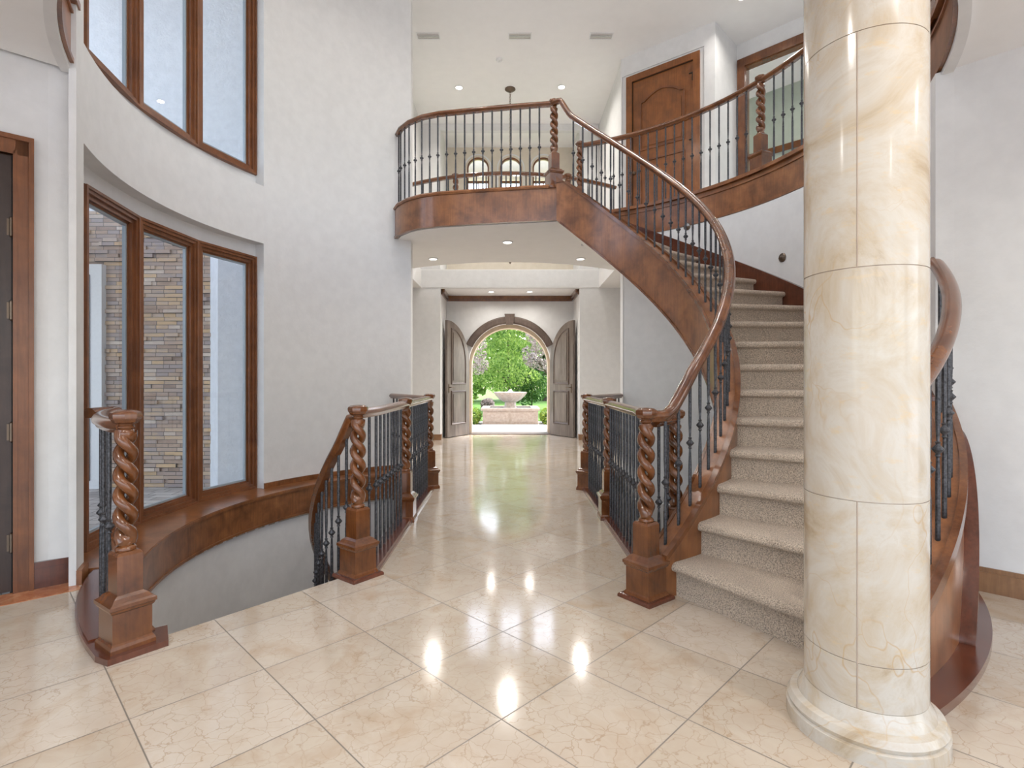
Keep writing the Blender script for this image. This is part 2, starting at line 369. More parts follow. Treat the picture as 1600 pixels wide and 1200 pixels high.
# walls of the rotunda
mb = MB(); psolid(mb, RW, 3.06, 116.4, 155, -3.3, CEIL2); struct(mb.build('wall_rotunda_left', M['wall'], None, True), 'tall curved off-white wall between windows and hall')
mb = MB(); psolid(mb, RW, 3.06, 155, 205.2, 2.6, 3.2); psolid(mb, 2.93, 3.06, 155, 205.2, 2.47, 2.6); psolid(mb, 2.93, 3.06, 155, 205.2, 3.2, 3.33); psolid(mb, RW, 3.06, 155, 205.2, 5.7, CEIL2); psolid(mb, 2.93, 3.06, 197.6, 205.2, 0, 5.7)
struct(mb.build('wall_spandrel', M['wall'], None, True), 'curved wall band between lower and upper windows')
mb = MB(); psolid(mb, RW, 3.06, 205.2, 206.9, -3.3, CEIL2); psolid(mb, RW, 2.845, 206.8, 208.6, -3.3, CEIL2); wallbox(mb, xy(LW0), xy(pol(3.05, 207)), 0, CEIL2, .02)
struct(mb.build('wall_rotunda_corner', M['wall']), 'rounded wall corner left of the windows')
mb = MB(); psolid(mb, 2.572, 2.60, 118, 232, -3.3, .01); psolid(mb, 2.57, 3.06, 155, 208, -.3, .0)
struct(mb.build('wall_stairwell', M['wall'], None, True), 'pale curved wall of the stairwell below the ledge')
mb = MB(); psolid(mb, RW, 2.93, -27, 58.6, -3.3, CEIL1); psolid(mb, RW, 2.93, -50, -27, -3.3, 0)
struct(mb.build('wall_rotunda_right', M['wall'], None, True), 'curved white wall behind the staircase')
# oblique walls beside the rotunda
def along(o, d, t): return xy(o+d*t)
C0, C1, D0, D1 = .163, .255, .245, 1.35
mb = MB(); wallbox(mb, along(LW0, LWD, C1-.02), xy(LW0), 0, CEIL2, -.14) if False else None
mb = MB()
for a, b, z0, z1 in ((0, .24, 0, CEIL2), (.24, 1.36, 2.44, CEIL2), (1.36, 3.6, 0, CEIL2)): wallbox(mb, along(LW0, LWD, a), along(LW0, LWD, b), z0, z1, -.15)
struct(mb.build('wall_left', M['wall']), 'off-white wall with the dark door')
mb = MB(); wallbox(mb, xy(RW0), xy(RWE), 0, CEIL1, .15); wallbox(mb, xy(pol(RW, -27)), xy(RW0), 0, CEIL1, .1)
struct(mb.build('wall_right', M['wall']), 'white wall right of the column')
# hall / foyer walls
YF = 10.45; YD = 11.52; VX0, VX1 = -1.31, 1.41
mb = MB().box(-2.9, 6.93, 0, -1.255, 7.08, CEIL2).box(-2.9, 7.08, 0, -2.6, YF, CEIL1); struct(mb.build('wall_hall_left', M['wall']))
mb = MB().box(1.464, 6.80, 0, 2.9, 6.95, CEIL1).box(2.6, 6.95, 0, 2.9, YF, CEIL1); struct(mb.build('wall_hall_right', M['wall']))
mb = MB().box(-2.9, YF, 0, VX0, YF+.12, CEIL1).box(VX1, YF, 0, 2.9, YF+.12, CEIL1)
mb.box(VX0-.1, YF+.12, 0, VX0, YD, CEIL1).box(VX1, YF+.12, 0, VX1+.1, YD, CEIL1)
mb.box(VX0, YF, 2.965, VX1, YF+.12, 3.31).box(-1.68, YF-.014, 2.972, 1.78, YF-.004, 3.31)
struct(mb.build('wall_far', M['wall']), 'far hall wall around the entry recess')
# entry wall with arched opening
XC = .045; RI = .885; ZS = 1.5
def arch_loop(R_, zs, xc, z0, n=24): return [(xc-R_, z0)]+[(xc-R_*math.cos(PI*i/n), zs+R_*math.sin(PI*i/n)) for i in range(n+1)]+[(xc+R_, z0)]
def archwall(mb, xa, xb, zb, zt, arches, y0, y1):   # wall in the XZ plane with arched holes
    loops = [[(xa, zb), (xb, zb), (xb, zt), (xa, zt)]]
    notch = []
    tmp = MB()
    if arches and arches[0][3] <= zb:                # hole reaches the base: make it part of the outline
        R_, zs, xc, z0 = arches[0]; loops = [[(xa, zb)]+arch_loop(R_, zs, xc, zb)+[(xb, zb), (xb, zt), (xa, zt)]]
    else: loops += [arch_loop(*a) for a in arches]
    slab(tmp, loops, y0, y1); mb.add([(v[0], v[2], v[1]) for v in tmp.v], tmp.f)
mb = MB(); archwall(mb, -2.9, 2.9, 0, CEIL1, [(RI, ZS, XC, 0)], YD, YD+.2)
struct(mb.build('wall_entry', M['wall']), 'entry wall with the arched doorway')
mb = MB(); archwall(mb, -6, 6, -.2, 3.1, [(.835, 1.47, XC+.005, -.2)], YD+.2, YD+.5)
struct(mb.build('wall_entry_exterior', M['tanstucco']), 'tan stucco outer arch of the entry')
# arch casing
mb = MB(); rs = []
for i in range(25):
    a = R(25+130*i/24); c, s_ = math.cos(a), math.sin(a)
    rs.append([(XC+r*c, y, ZS+r*s_) for r, y in ((RI-.005, YD+.02), (RI-.005, YD-.03), (RI+.03, YD-.045), (RI+.12, YD-.045), (RI+.15, YD-.03), (RI+.15, YD+.01))])
mb.rings(rs)
mb.add([(XC+x, y, z) for y in (YD-.075, YD) for x, z in ((-.075, ZS+RI-.03), (.075, ZS+RI-.03), (.11, ZS+RI+.2), (-.11, ZS+RI+.2))], [(0, 1, 2, 3), (7, 6, 5, 4), (0, 4, 5, 1), (1, 5, 6, 2), (2, 6, 7, 3), (3, 7, 4, 0)])
struct(mb.build('trim_arch', M['archwood']), 'grey-brown arched door casing with keystone')
# crown moulding in the entry recess
CP = [(0, 0), (.02, 0), (.03, .03), (.07, .07), (.08, .11), (0, .11)]
def crown(path): return MB().sweep([(x, y, CEIL1-.11) for x, y in path], [(a, b) for a, b in CP])
mb = MB().box(VX0, YD-.03, 2.86, VX1, YD, 2.97).box(VX0, YD-.07, 2.90, VX1, YD, 2.97).box(VX0, YF+.12, 2.86, VX0+.03, YD, 2.97).box(VX0, YF+.12, 2.90, VX0+.07, YD, 2.97).box(VX1-.03, YF+.12, 2.86, VX1, YD, 2.97).box(VX1-.07, YF+.12, 2.90, VX1, YD, 2.97)
struct(mb.build('trim_crown', M['wood']), 'brown crown moulding of the entry recess')
mb = MB().box(VX0-.2, YF-.02, 0, VX0, YF, .11).box(VX0, YF-.02, 0, VX0+.02, YF+.12, .11).box(-2.6, YF-.02, 0, VX0-.2, YF, .11)
struct(mb.build('baseboard_far_left', M['oakbase']))
mb = MB().box(VX1, YF-.02, 0, 2.6, YF, .11).box(VX1-.02, YF-.02, 0, VX1, YF+.12, .11)
struct(mb.build('baseboard_far_right', M['oakbase']))
mb = MB(); wallbox(mb, along(RW0, RWD, 0), xy(RWE), 0, .11, -.018); wallbox(mb, along(RW0, RWD, 0), xy(RWE), .11, .135, -.01)
struct(mb.build('baseboard_right', M['oakbase']), 'oak baseboard along the white right wall')
mb = MB(); wallbox(mb, along(LW0, LWD, .01), along(LW0, LWD, .162), 0, .15, .02); wallbox(mb, along(LW0, LWD, .03), along(LW0, LWD, .162), .035, .115, .026)
struct(mb.build('baseboard_left', M['redwood']), 'dark red panelled baseboard block')
# back of the house behind the camera
mb = MB()
for z0, z1 in ((0, CEIL1), (DECK, CEIL2)):
    mb.box(-6, -3.35, z0, 6, -3.2, z0+.3).box(-6, -3.35, z1-.3, 6, -3.2, z1)
    for x in (-6, -3.1, -.1, 2.9, 5.8): mb.box(x, -3.35, z0+.3, x+.2, -3.2, z1-.3)
mb.box(-6.15, -3.35, 0, -6, 1, CEIL2).box(6, -3.35, 0, 6.15, -2.6, CEIL2).box(6, .6, 0, 6.15, 7, CEIL2).box(6, -2.6, 2.7, 6.15, .6, 3.6)
struct(mb.build('wall_back', M['wall']))
wallmb = MB().box(-6, LWE.y, 0, LWE.x, LWE.y+.15, CEIL2).box(RWE.x, RWE.y, 0, 6, RWE.y+.15, CEIL1); struct(wallmb.build('wall_side', M['wall']))
# ================================================================== UPPER DECK SLAB, CEILINGS
BAL = [(-1.40, 6.84), (-1.33, 6.68), (-1.19, 6.51), (-1.01, 6.38), (-.80, 6.30), (-.55, 6.25), (-.25, 6.19), (.05, 6.14), (.30, 6.10), (.525, 6.07)]
gout = [(-6, -3.2), (6, -3.2), (6, 11.56), (-2.9, 11.56), (-2.9, 7.0), (-1.36, 7.0)]+[(x, y+.02) for x, y in BAL]+[xy(pol(r, 69)) for r in (1.75, 2.3, 2.86)]+[xy(pol(2.86, t)) for t in range(66, -152, -3)]+[xy(pol(2.86, -152.5)), xy(LWE), (-6, LWE.y)]
va = [(1.75*s_ , 8.77-.6*(1-s_*s_)) for s_ in [1-2*i/16 for i in range(17)]]
va = [(min(max(x, -1.68), 1.78), y) for x, y in va]
gh = [(-1.68, YF-.01), (1.78, YF-.01)]+[v for v in va]
struct(slab(MB(), [gout, gh], CEIL1, DECK).build('ceiling_lower', M['ceiling']), 'white lower ceiling and upper floor slab')
struct(MB().box(-6.1, -3.3, CEIL2, 6.1, 12.2, CEIL2+.1).build('ceiling_upper', M['ceiling']), 'high white ceiling over hall and rotunda')
# upper walls
mb = MB().box(-1.83, 7.08, CEIL1+.02, -1.69, YF, CEIL2).box(-1.82, YF, 3.31, VX0, YF+.12, CEIL2).box(VX0, YF, 6.04, VX1, YF+.12, CEIL2)
mb.box(VX0-.1, YF+.12, 3.31, VX0, YD, CEIL2)
struct(mb.build('wall_upper_left', M['wall']))
UA = (1.78, 8.36); UB = (2.9, 7.47); UC = (3.42, 8.0); UD = (5.9, 5.5)
mb = MB().box(1.79, UA[1], DECK-.2, 1.93, YF+.12, CEIL2).box(VX1, YF, 3.31, 1.78, YF+.12, CEIL2).box(VX1, YF+.12, 3.31, VX1+.1, YD, CEIL2)
struct(mb.build('wall_upper_right', M['wall']))
dA = (Vector(UB)-Vector(UA)); LA = dA.length; dA.normalize(); nA = Vector((-dA.y, dA.x))
def pa(t, off=0.): return xy(Vector(UA)+dA*t+nA*off)
mb = MB(); ZDT = DECK+2.5
o0, o1 = .09, 1.22
wallbox(mb, pa(0), pa(o0+.05), DECK, CEIL2, .14); wallbox(mb, pa(o1-.05), pa(LA), DECK, CEIL2, .14); wallbox(mb, pa(o0+.05), pa(o1-.05), ZDT-.04, CEIL2, .14); wallbox(mb, UB, UC, DECK, CEIL2, .1)
for q in ((0, .02), (o1+.06, LA)): wallbox(mb, pa(q[0]), pa(q[1]), DECK, CEIL2, -.015)
wallbox(mb, pa(.02), pa(o1+.06), ZDT+.06, CEIL2, -.015)
struct(mb.build('wall_upper_door', M['wall']), 'angled upstairs wall holding the arched-panel door')
dD = Vector(UD)-Vector(UC); LD = dD.length; dD.normalize(); nD = Vector((-dD.y, dD.x))
def pd(t, off=0.): return xy(Vector(UC)+dD*t+nD*off)
mb = MB(); wallbox(mb, pd(0), pd(.12), DECK, CEIL2, .12); wallbox(mb, pd(.12), pd(1.35), ZDT, CEIL2, .12); wallbox(mb, pd(1.35), pd(LD), DECK, CEIL2, .12)
struct(mb.build('wall_upper_gallery', M['wall']))
mb = MB(); wallbox(mb, pd(-1.2, 1.7), pd(3.2, 1.7), DECK, CEIL2, .1); struct(mb.build('wall_upper_room', M['greenroom']), 'pale green wall of the upstairs room')
mb = MB(); wallbox(mb, pd(-1.2, 1.68), pd(3.2, 1.68), 5.06, 5.17, -.02); struct(mb.build('trim_chair_rail', M['wood']), 'brown rail on the green room wall')
mb = MB(); wallbox(mb, pd(.02), pd(.13), DECK, ZDT+.1, -.03); wallbox(mb, pd(1.34), pd(1.45), DECK, ZDT+.1, -.03); wallbox(mb, pd(.13), pd(1.34), ZDT-.02, ZDT+.1, -.03); wallbox(mb, pd(.12), pd(.14), DECK, ZDT, .12); wallbox(mb, pd(.12), pd(1.35), ZDT-.03, ZDT, .12)
struct(mb.build('trim_door_casing', M['wood']), 'brown casing of the upstairs room doorway')
# alcove back wall with three arched windows
WX = [-.635, .07, .775]; WR = .235; WZS = 5.73
mb = MB(); archwall(mb, -2.9, 2.9, 3.1, CEIL2+.3, [(WR, WZS, x, 3.75) for x in WX], YD, YD+.2)
struct(mb.build('wall_alcove', M['cream']), 'cream upstairs wall with three arched windows')
for i, x in enumerate(WX):
    r_ = sroot('window_%d' % (7+i), (x, YD, 3.75), 'arched upstairs window')
    rs = [[(x+a*(WR+d), y, z) for (d, y) in ((.0, YD-.02), (.045, YD-.02), (.045, YD+.01), (0, YD+.05))] for a, z in ()]
    m_ = MB(); pts = arch_loop(1, 0, 0, 0)
    def lp(rad, y): return [(x-rad, y, 3.75)]+[(x-rad*math.cos(PI*k/24), y, WZS+rad*math.sin(PI*k/24)) for k in range(25)]+[(x+rad, y, 3.75)]
    a_ = lp(WR-.03, YD+.02); b_ = lp(WR+.0, YD+.02); c_ = lp(WR+.0, YD+.08); d_ = lp(WR-.03, YD+.08)
    m_.rings([list(t) for t in zip(a_, b_, c_, d_)]); m_.box(x-WR, YD+.02, 5.42, x+WR, YD+.08, 5.46).box(x-.012, YD+.03, 3.75, x+.012, YD+.07, 5.42)
    m_.build('window_frame', M['winwood'], r_)
    m2 = MB(); e1 = lp(WR+.035, YD-.012); e2 = lp(WR+.06, YD-.012); e3 = lp(WR+.06, YD+.001); e4 = lp(WR+.035, YD+.001); m2.rings([list(t) for t in zip(e1, e2, e3, e4)]); m2.build('window_casing', M['whitetrim'], r_)
    g = MB(); L_ = lp(WR-.02, YD+.05); g.add(L_, [tuple(range(len(L_)))]); g.build('pane', M['glass'], r_)
struct(MB().box(-3, YD+1.0, 5.85, 3, YD+1.1, 7.2).build('porch_gable', M['cream']), 'cream gable above the front door')
# ================================================================== WINDOWS OF THE ROTUNDA
VA = [155.1, 169.2, 183.4, 197.6]; RWIN = 2.93
def window(num, a0, a1, z0, z1, label):
    p0 = pol(RWIN, a0); p1 = pol(RWIN, a1); d = (p1-p0); L = d.length; d.normalize(); inn = Vector((0, CY, 0))-(p0+p1)/2; n = Vector((-d.y, d.x, 0)); n = n if n.dot(inn) > 0 else -n
    root = sroot('window_%d' % num, p0+Vector((0, 0, z0)), label)
    mt = Matrix(((d.x, n.x, 0, p0.x), (d.y, n.y, 0, p0.y), (0, 0, 1, z0), (0, 0, 0, 1))); Hh = z1-z0
    def ring(mb, i0, i1, y0, y1, H=Hh):                    # rectangular frame from inset i0 to inset i1
        mb.box(i0, y0, i0, i1, y1, H-i0, mt).box(L-i1, y0, i0, L-i0, y1, H-i0, mt).box(i1, y0, i0, L-i1, y1, i1, mt).box(i1, y0, H-i1, L-i1, y1, H-i0, mt)
    f = MB(); ring(f, -.002, .045, -.07, .012); ring(f, .0, .02, .012, .024); f.build('window_frame', M['winwood'], root)
    s_ = MB(); ring(s_, .045, .075, -.07, -.008); ring(s_, .058, .088, -.06, -.03); s_.build('sash', M['winwood'], root)
    k = MB(); ring(k, .088, .104, -.062, -.038); k.build('glazing_bead', M['rubber'], root)
    g = MB().add([mt @ Vector(q) for q in ((.09, -.05, .09), (L-.09, -.05, .09), (L-.09, -.05, Hh-.09), (.09, -.05, Hh-.09))], [(0, 1, 2, 3)]); g.build('pane', M['glass'], root)
for i in range(3):
    nm = ['nearest the hall wall', 'in the middle', 'nearest the left corner'][i]
    window(1+i, VA[i], VA[i+1], .04, 2.47, 'tall lower window %s' % nm)
    window(4+i, VA[i], VA[i+1], 3.33, 5.7, 'upper window %s' % nm)
# ledge under the lower windows, its fascia and end pieces
mb = MB(); psolid(mb, 2.535, RW+.002, 122.3, 205, .005, .04); psolid(mb, RW, 2.94, 155.1, 205, .005, .04); psolid(mb, 2.53, 2.56, 122.3, 230, .012, .034)
struct(mb.build('trim_ledge', M['string'], None, True), 'curved wooden window ledge above the stairwell')
mb = MB(); psolid(mb, 2.545, 2.571, 118, 231, -.24, .006); psolid(mb, 2.535, 2.571, 118, 231, -.255, -.235)
struct(mb.build('trim_ledge_fascia', M['string'], None, True), 'curved wooden fascia board under the window ledge')
mb = MB(); psolid(mb, RW-.02, RW, 118, 155, .04, .095); psolid(mb, RW-.025, RW+.002, 205.3, 208.6, .0, .085)
struct(mb.build('baseboard_rotunda', M['string'], None, True))
# ================================================================== RAILINGS ON THE GROUND FLOOR
def straight(pts, z): return [(x, y, z) for x, y in pts]
def level_railing(root, path, newels, step=.112, z0=0., zk=.035, rot=0, skip=.09, kw=.13, ks=None):
    kerb(root, [(x, y, z0) for x, y in (ks or path)], kw); rail(root, [(x, y, z0+RT) for x, y in path])
    for n in newels: newel(root, n[0], n[1], z0, n[2], n[2] == 52)
    pts = []
    for p in resample([(x, y, 0) for x, y in path], step):
        if all((p.x-n[0])**2+(p.y-n[1])**2 > skip**2 for n in newels): pts.append((p.x, p.y, z0+zk, z0+RT-.028))
    balusters(root, pts)
A_ = (-1.675, 2.35); L1 = (-.90, 3.225); L2 = (-.855, 4.5); L3 = (-.85, 5.83); R1 = (.75, 2.9); R2 = (.862, 4.56); R3 = (.85, 5.76)
r_ = thing('balustrade', 'iron balustrade along the left edge of the bridge, three twisted newels', 'railing', (*L1, 0))
level_railing(r_, [L1, (-.86, 3.5), L2, L3], [(*L1, 52), (*L2, 0), (*L3, 30)], ks=[(-.855, 3.22), (-.855, 5.9)], kw=.14)
r_ = thing('balustrade', 'iron balustrade along the right edge of the bridge, silver-lit rail', 'railing', (*R2, 0))
level_railing(r_, [(R1[0]+.01, R1[1]+.05), (.835, 3.4), R2, R3], [(*R2, 0), (*R3, -30)], ks=[(.866, 2.98), (.866, 5.9)], kw=.14, skip=.09)
fl = [xy(pol(r, 121.7)) for r in (1.72, 2.2, 2.78)]
r_ = thing('balustrade', 'short far railing from the left bridge newel to the curved wall', 'railing', (*fl[0], 0))
level_railing(r_, fl, [])
fr = [xy(pol(r, 59.2)) for r in (1.66, 2.2, 2.80)]
r_ = thing('balustrade', 'short far railing under the staircase, right of the bridge', 'railing', (*fr[0], 0))
level_railing(r_, fr, [])
# short curved railing at the left with the foreground newel
r_ = thing('balustrade', 'short curved foreground railing by the lower windows with big twisted newel', 'railing', (*A_, 0))
pathA = [A_]+[xy(pol(2.67, t)) for t in range(229, 201, -2)]+[xy(pol(2.70, 200.5)), xy(pol(2.76, 201.5)), xy(pol(2.80, 204))]
rail(r_, [(x, y, RT) for x, y in pathA]); newel(r_, A_[0], A_[1], .02, 55)
mb = MB(); slab(mb, [[xy(pol(2.772, t)) for t in (204.8, 208, 211, 214, 217, 220, 223, 226, 228.3)]+[(-1.722, 2.235), (-1.643, 2.20), (-1.503, 2.375), (-1.60, 2.52)]+[xy(pol(2.553, t)) for t in (229.4, 226, 223, 220, 217, 214, 211, 208, 204.8)]], 0, .026); psolid(mb, 2.56, 2.762, 204.8, 228.2, .02, .034)
mb.build('shoe_rail', M['redwood'], r_)
balusters(r_, [(*xy(pol(2.665, t)), .04, RT-.028) for t in (225.8, 222, 218.2, 213.8, 209)])
# ================================================================== DOWN STAIRS
TD = 231.
def nd(t): return -(TD-t)/DT*HS
root = thing('staircase', 'curved staircase going down on the left below the window ledge', 'staircase', (*xy(pol(2.0, TD)), -3.3))
def step_mesh(th0, dth, r0, r1, zt, sgn, thick):
    # section: (angle, tangential offset, z); sgn = direction of travel upwards
    rs = []; n = 8
    sec = [(th0+dth, .0, zt), (th0, -.005, zt), (th0, -.022, zt-.004), (th0, -.034, zt-.014), (th0, -.038, zt-.028), (th0, -.034, zt-.042), (th0, -.022, zt-.050), (th0, -.006, zt-.052), (th0, 0, zt-.06), (th0, 0, zt-HS-.002), (th0+dth, .0, zt-thick)]
    for i in range(n+1):
        r = r0+(r1-r0)*i/n; ring = []
        for a, o, z in sec:
            t = R(a); ring.append(Vector((r*math.cos(t)-math.sin(t)*o*sgn, CY+r*math.sin(t)+math.cos(t)*o*sgn, z)))
        rs.append(ring)
    mb = MB().rings(rs); return mb
for k in range(1, 18):                # going down: tread k is k risers below the floor
    a = TD-(k-1)*DT
    mb = MB(); psolid(mb, 1.52, 2.56, a, a-DT-1, -k*HS-HS, -k*HS, 3); mb.build('carpeted_step', M['carpet'], root)
mb = MB(); psolid(mb, 1.44, 1.53, TD-1, TD-120, lambda t: nd(t)-.42, lambda t: nd(t)+.02); mb.build('string_board', M['string'], root, True)
root2 = thing('balustrade', 'descending curved railing from the left bridge newel into the stairwell', 'railing', (*xy(pol(1.5, 228)), -.2))
def zr(t):
    e = max(0, 1-(TD+2-t)/7); return nd(t)+.90+.07*e
pr = [pol(1.5, t, zr(t)) for t in [231, 229, 227, 225]+list(range(222, 130, -4))]
rail(root2, pr)
bp = []
for k in range(24):
    t = 228.3-k*DT/2; p = pol(1.49, t); bp.append((p.x, p.y, nd(t)+.02, zr(t)-.02))
balusters(root2, bp)
struct(MB().box(-1.0, 3.0, -3.3, -.9, 5.9, -.28).build('wall_under_bridge_left', M['wall'])); struct(MB().box(.9, 3.3, -3.3, 1.0, 5.9, -.28).build('wall_under_bridge_right', M['wall']))
# ================================================================== UP STAIRS
root = thing('staircase', 'curved carpeted staircase sweeping up to the right of the bridge', 'staircase', (*xy(pol(2.25, T1)), 0))
for k in range(1, 18):
    a = T1+(k-1)*DT
    step_mesh(a, DT+.4, 1.735, 2.80 if k > 4 else 2.77, k*HS, 1, HS*.5 if k < 3 else .14).build('carpeted_step', M['carpet'], root, True, 50)
mb = MB(); step_mesh(T1+17*DT, 3.0, 1.735, 2.80, 18*HS, 1, .12).build('carpeted_step', M['carpet'], root, True, 50)
def stz(t): return nos(t)+.10
def sbz(t): return max(nos(t)-.42, 0.) if t < -45 else nos(t)-.42
mb = MB(); psolid(mb, 1.625, 1.745, -61, 70.5, sbz, lambda t: min(stz(t), DECK+.03), 90)
mb.build('inner_string', M['string'], root, True)
mb = MB(); psolid(mb, 1.61, 1.63, -61, 70.5, lambda t: stz(t)-.035, lambda t: min(stz(t)+.005, DECK+.035), 90); psolid(mb, 1.725, 1.76, -61, 70.5, lambda t: stz(t)-.01, lambda t: min(stz(t)+.022, DECK+.035), 90); psolid(mb, 1.612, 1.63, -44, 69, lambda t: nos(t)-.425, lambda t: nos(t)-.40, 90)
mb.build('string_moulding', M['wood'], root, True)
mb = MB(); psolid(mb, 1.63, 2.80, -44, 69, lambda t: nos(t)-.40, lambda t: nos(t)-.33, 60); mb.build('soffit', M['ceiling'], root, True)
mb = MB(); psolid(mb, 2.785, 2.812, -27, 69, lambda t: nos(t)-.2, lambda t: nos(t)+.10, 70); psolid(mb, 2.775, 2.812, -27, 69, lambda t: nos(t)+.095, lambda t: nos(t)+.125, 70); mb.build('wall_skirting', M['redwood'], root, True)
mb = MB(); psolid(mb, 2.75, 2.86, -62, -26, 0., lambda t: stz(t), 40); mb.build('outer_string', M['string'], root, True)
mb = MB(); psolid(mb, 2.735, 2.765, -62, -27, lambda t: stz(t)-.01, lambda t: stz(t)+.02, 40); psolid(mb, 2.845, 2.875, -62, -27, lambda t: stz(t)-.04, lambda t: stz(t)+.02, 40); mb.build('string_moulding', M['wood'], root, True)
mb = MB(); psolid(mb, 2.72, 2.96, -63, -29, 0., .035, 30); mb.build('base_kerb', M['redwood'], root, True)
def cz(t): f = (t+46.5)/18.5; return .04+.85*(1-(1-min(1, f))**1.6)
mb = MB(); psolid(mb, 2.865, 2.90, -46.5, -28, .03, lambda t: cz(t), 24); psolid(mb, 2.86, 2.915, -46.5, -28, lambda t: max(.03, cz(t)-.05), lambda t: cz(t)+.01, 24); mb.build('end_moulding', M['redwood'], root, True)
# inner railing of the up stairs
root = thing('balustrade', 'inner stair balustrade curving up from the front right newel', 'railing', (*R1, 0))
newel(root, *R1, 0, 37, True)
RU = 1.69
def ru(t):
    if t < -57: return RT+.005
    b = nos(t)+.865
    if t < -50: f = (t+57)/7; return (RT+.005)*(1-f)**1.0+(b)*f if False else max(RT+.005, b-.06*(1-f))
    if t > 64.6: f = min(1, (t-64.6)/4.9); return b+(DECK+RT-b)*f**2.2
    return b
pth = [Vector((R1[0], R1[1], RT+.005)), pol(1.685, -61, RT+.005)]+[pol(RU, t, ru(t)) for t in list(range(-59, 64, 2))+[64, 65, 66, 66.8, 67.6, 68.3, 68.9, 69.5, 70.3, 71.5]]
pth.append(Vector((.525, 6.07, DECK+RT)))
rail(root, pth)
bp = []
for k in range(34):
    t = -58.7+k*DT/2; p = pol(1.685, t); bp.append((p.x, p.y, min(stz(t), DECK)-.01, ru(t)-.02))
balusters(root, bp)
# newel and short rail behind the front right newel
N2 = (1.03, 3.30)
root = thing('balustrade', 'single twisted newel on a short kerb just behind the front right newel', 'railing', (*N2, 0))
kerb(root, [(.80, 3.06, 0), (N2[0]+.03, N2[1]+.03, 0)], .12); rail(root, [(R1[0]+.06, R1[1]+.08, RT-.03), (*N2, RT-.03)]); newel(root, *N2, -.03, 43)
balusters(root, [(.87, 3.08, .03, RT-.05), (.95, 3.18, .03, RT-.05)])
# outer railing of the up stairs
root = thing('balustrade', 'outer stair railing right of the marble column', 'railing', (*xy(pol(2.81, -60)), 0))
RO = 2.815
rail(root, [pol(RO, t, nos(t)+.90) for t in range(-60, -25, 2)])
balusters(root, [(*xy(pol(RO-.005, -58+k*DT/2.6)), stz(-58+k*DT/2.6)-.01, nos(-58+k*DT/2.6)+.88) for k in range(11)])
# ================================================================== BALCONY AND GALLERY
mb = MB().sweep([(x, y-.035, 0) for x, y in BAL]+[(.60, 6.02, 0)], [(-.0, 2.975), (.03, 2.975), (.03, 3.33), (0, 3.33)])
mb.sweep([(x, y-.035, 0) for x, y in BAL]+[(.60, 6.02, 0)], [(0, 3.33), (.045, 3.325), (.055, 3.345), (.04, 3.365), (-.12, 3.365), (-.12, 3.325)])
mb.sweep([(x, y-.035, 0) for x, y in BAL]+[(.60, 6.02, 0)], [(0, 2.965), (.04, 2.965), (.04, 2.99), (0, 2.99)])
struct(mb.build('trim_balcony_fascia', M['string'], None, True, 30), 'wooden fascia board of the landing balcony')
root = thing('balustrade', 'balcony railing above the bridge, ending in a twisted newel', 'railing', (*BAL[-1], DECK))
rail(root, [(x, y, DECK+RT+.005) for x, y in BAL]); newel(root, *BAL[-1], DECK+.0, 18)
balusters(root, [(p.x, p.y, DECK+.035, DECK+RT-.02) for p in resample([(x, y, 0) for x, y in BAL], .109) if p.x < .43])
mb = MB(); psolid(mb, 2.835, 2.865, -152.5, 70, 2.995, 3.33, 110); psolid(mb, 2.80, 2.99, -152.5, 70, 3.325, 3.362, 110); psolid(mb, 2.82, 2.865, -152.5, 70, 2.985, 3.012, 110); psolid(mb, 2.822, 2.84, -152.5, 70, 3.27, 3.285, 110)
struct(mb.build('trim_gallery_fascia', M['string'], None, True), 'curved wooden fascia ring of the upstairs gallery')
mb = MB(); psolid(mb, 2.84, 2.89, -152.5, 70, 2.95, 2.99, 110); struct(mb.build('trim_plaster_edge', M['wall'], None, True))
root = thing('balustrade', 'upstairs gallery railing curving in front of the wooden door', 'railing', (*xy(pol(2.9, 70)), DECK))
RG = 2.90
rail(root, [pol(RG, t, DECK+RT) for t in range(71, -44, -2)])
for t in (70.6, 24.2, -24): newel(root, *xy(pol(RG, t)), DECK+.0, t)
bp = []
t = 68.4
while t > -42:
    if min(abs(t-24.2), abs(t+24)) > 1.7: bp.append((*xy(pol(RG, t)), DECK+.035, DECK+RT-.02))
    t -= 2.26
balusters(root, bp)
# railing round the open foyer
root = thing('balustrade', 'distant upstairs railing around the open foyer, seen through the balcony', 'railing', (0, 8.12, DECK))
fp = [(x, y-.06) for x, y in va][::-1]; fp = [p for p in fp if -1.66 < p[0] < 1.76]
rail(root, [(x, y, DECK+RT) for x, y in fp]); MB().sweep([(x, y, DECK) for x, y in fp], [(-.06, 0), (.06, 0), (.06, .035), (-.06, .035)]).build('shoe_rail', M['redwood'], root)
for x in (-.80, .93):
    y = min(fp, key=lambda p: abs(p[0]-x))[1]; newel(root, x, y, DECK, 0)
balusters(root, [(p.x, p.y, DECK+.03, DECK+RT-.02) for p in resample([(x, y, 0) for x, y in fp], .15) if min(abs(p.x+.80), abs(p.x-.93)) > .08])
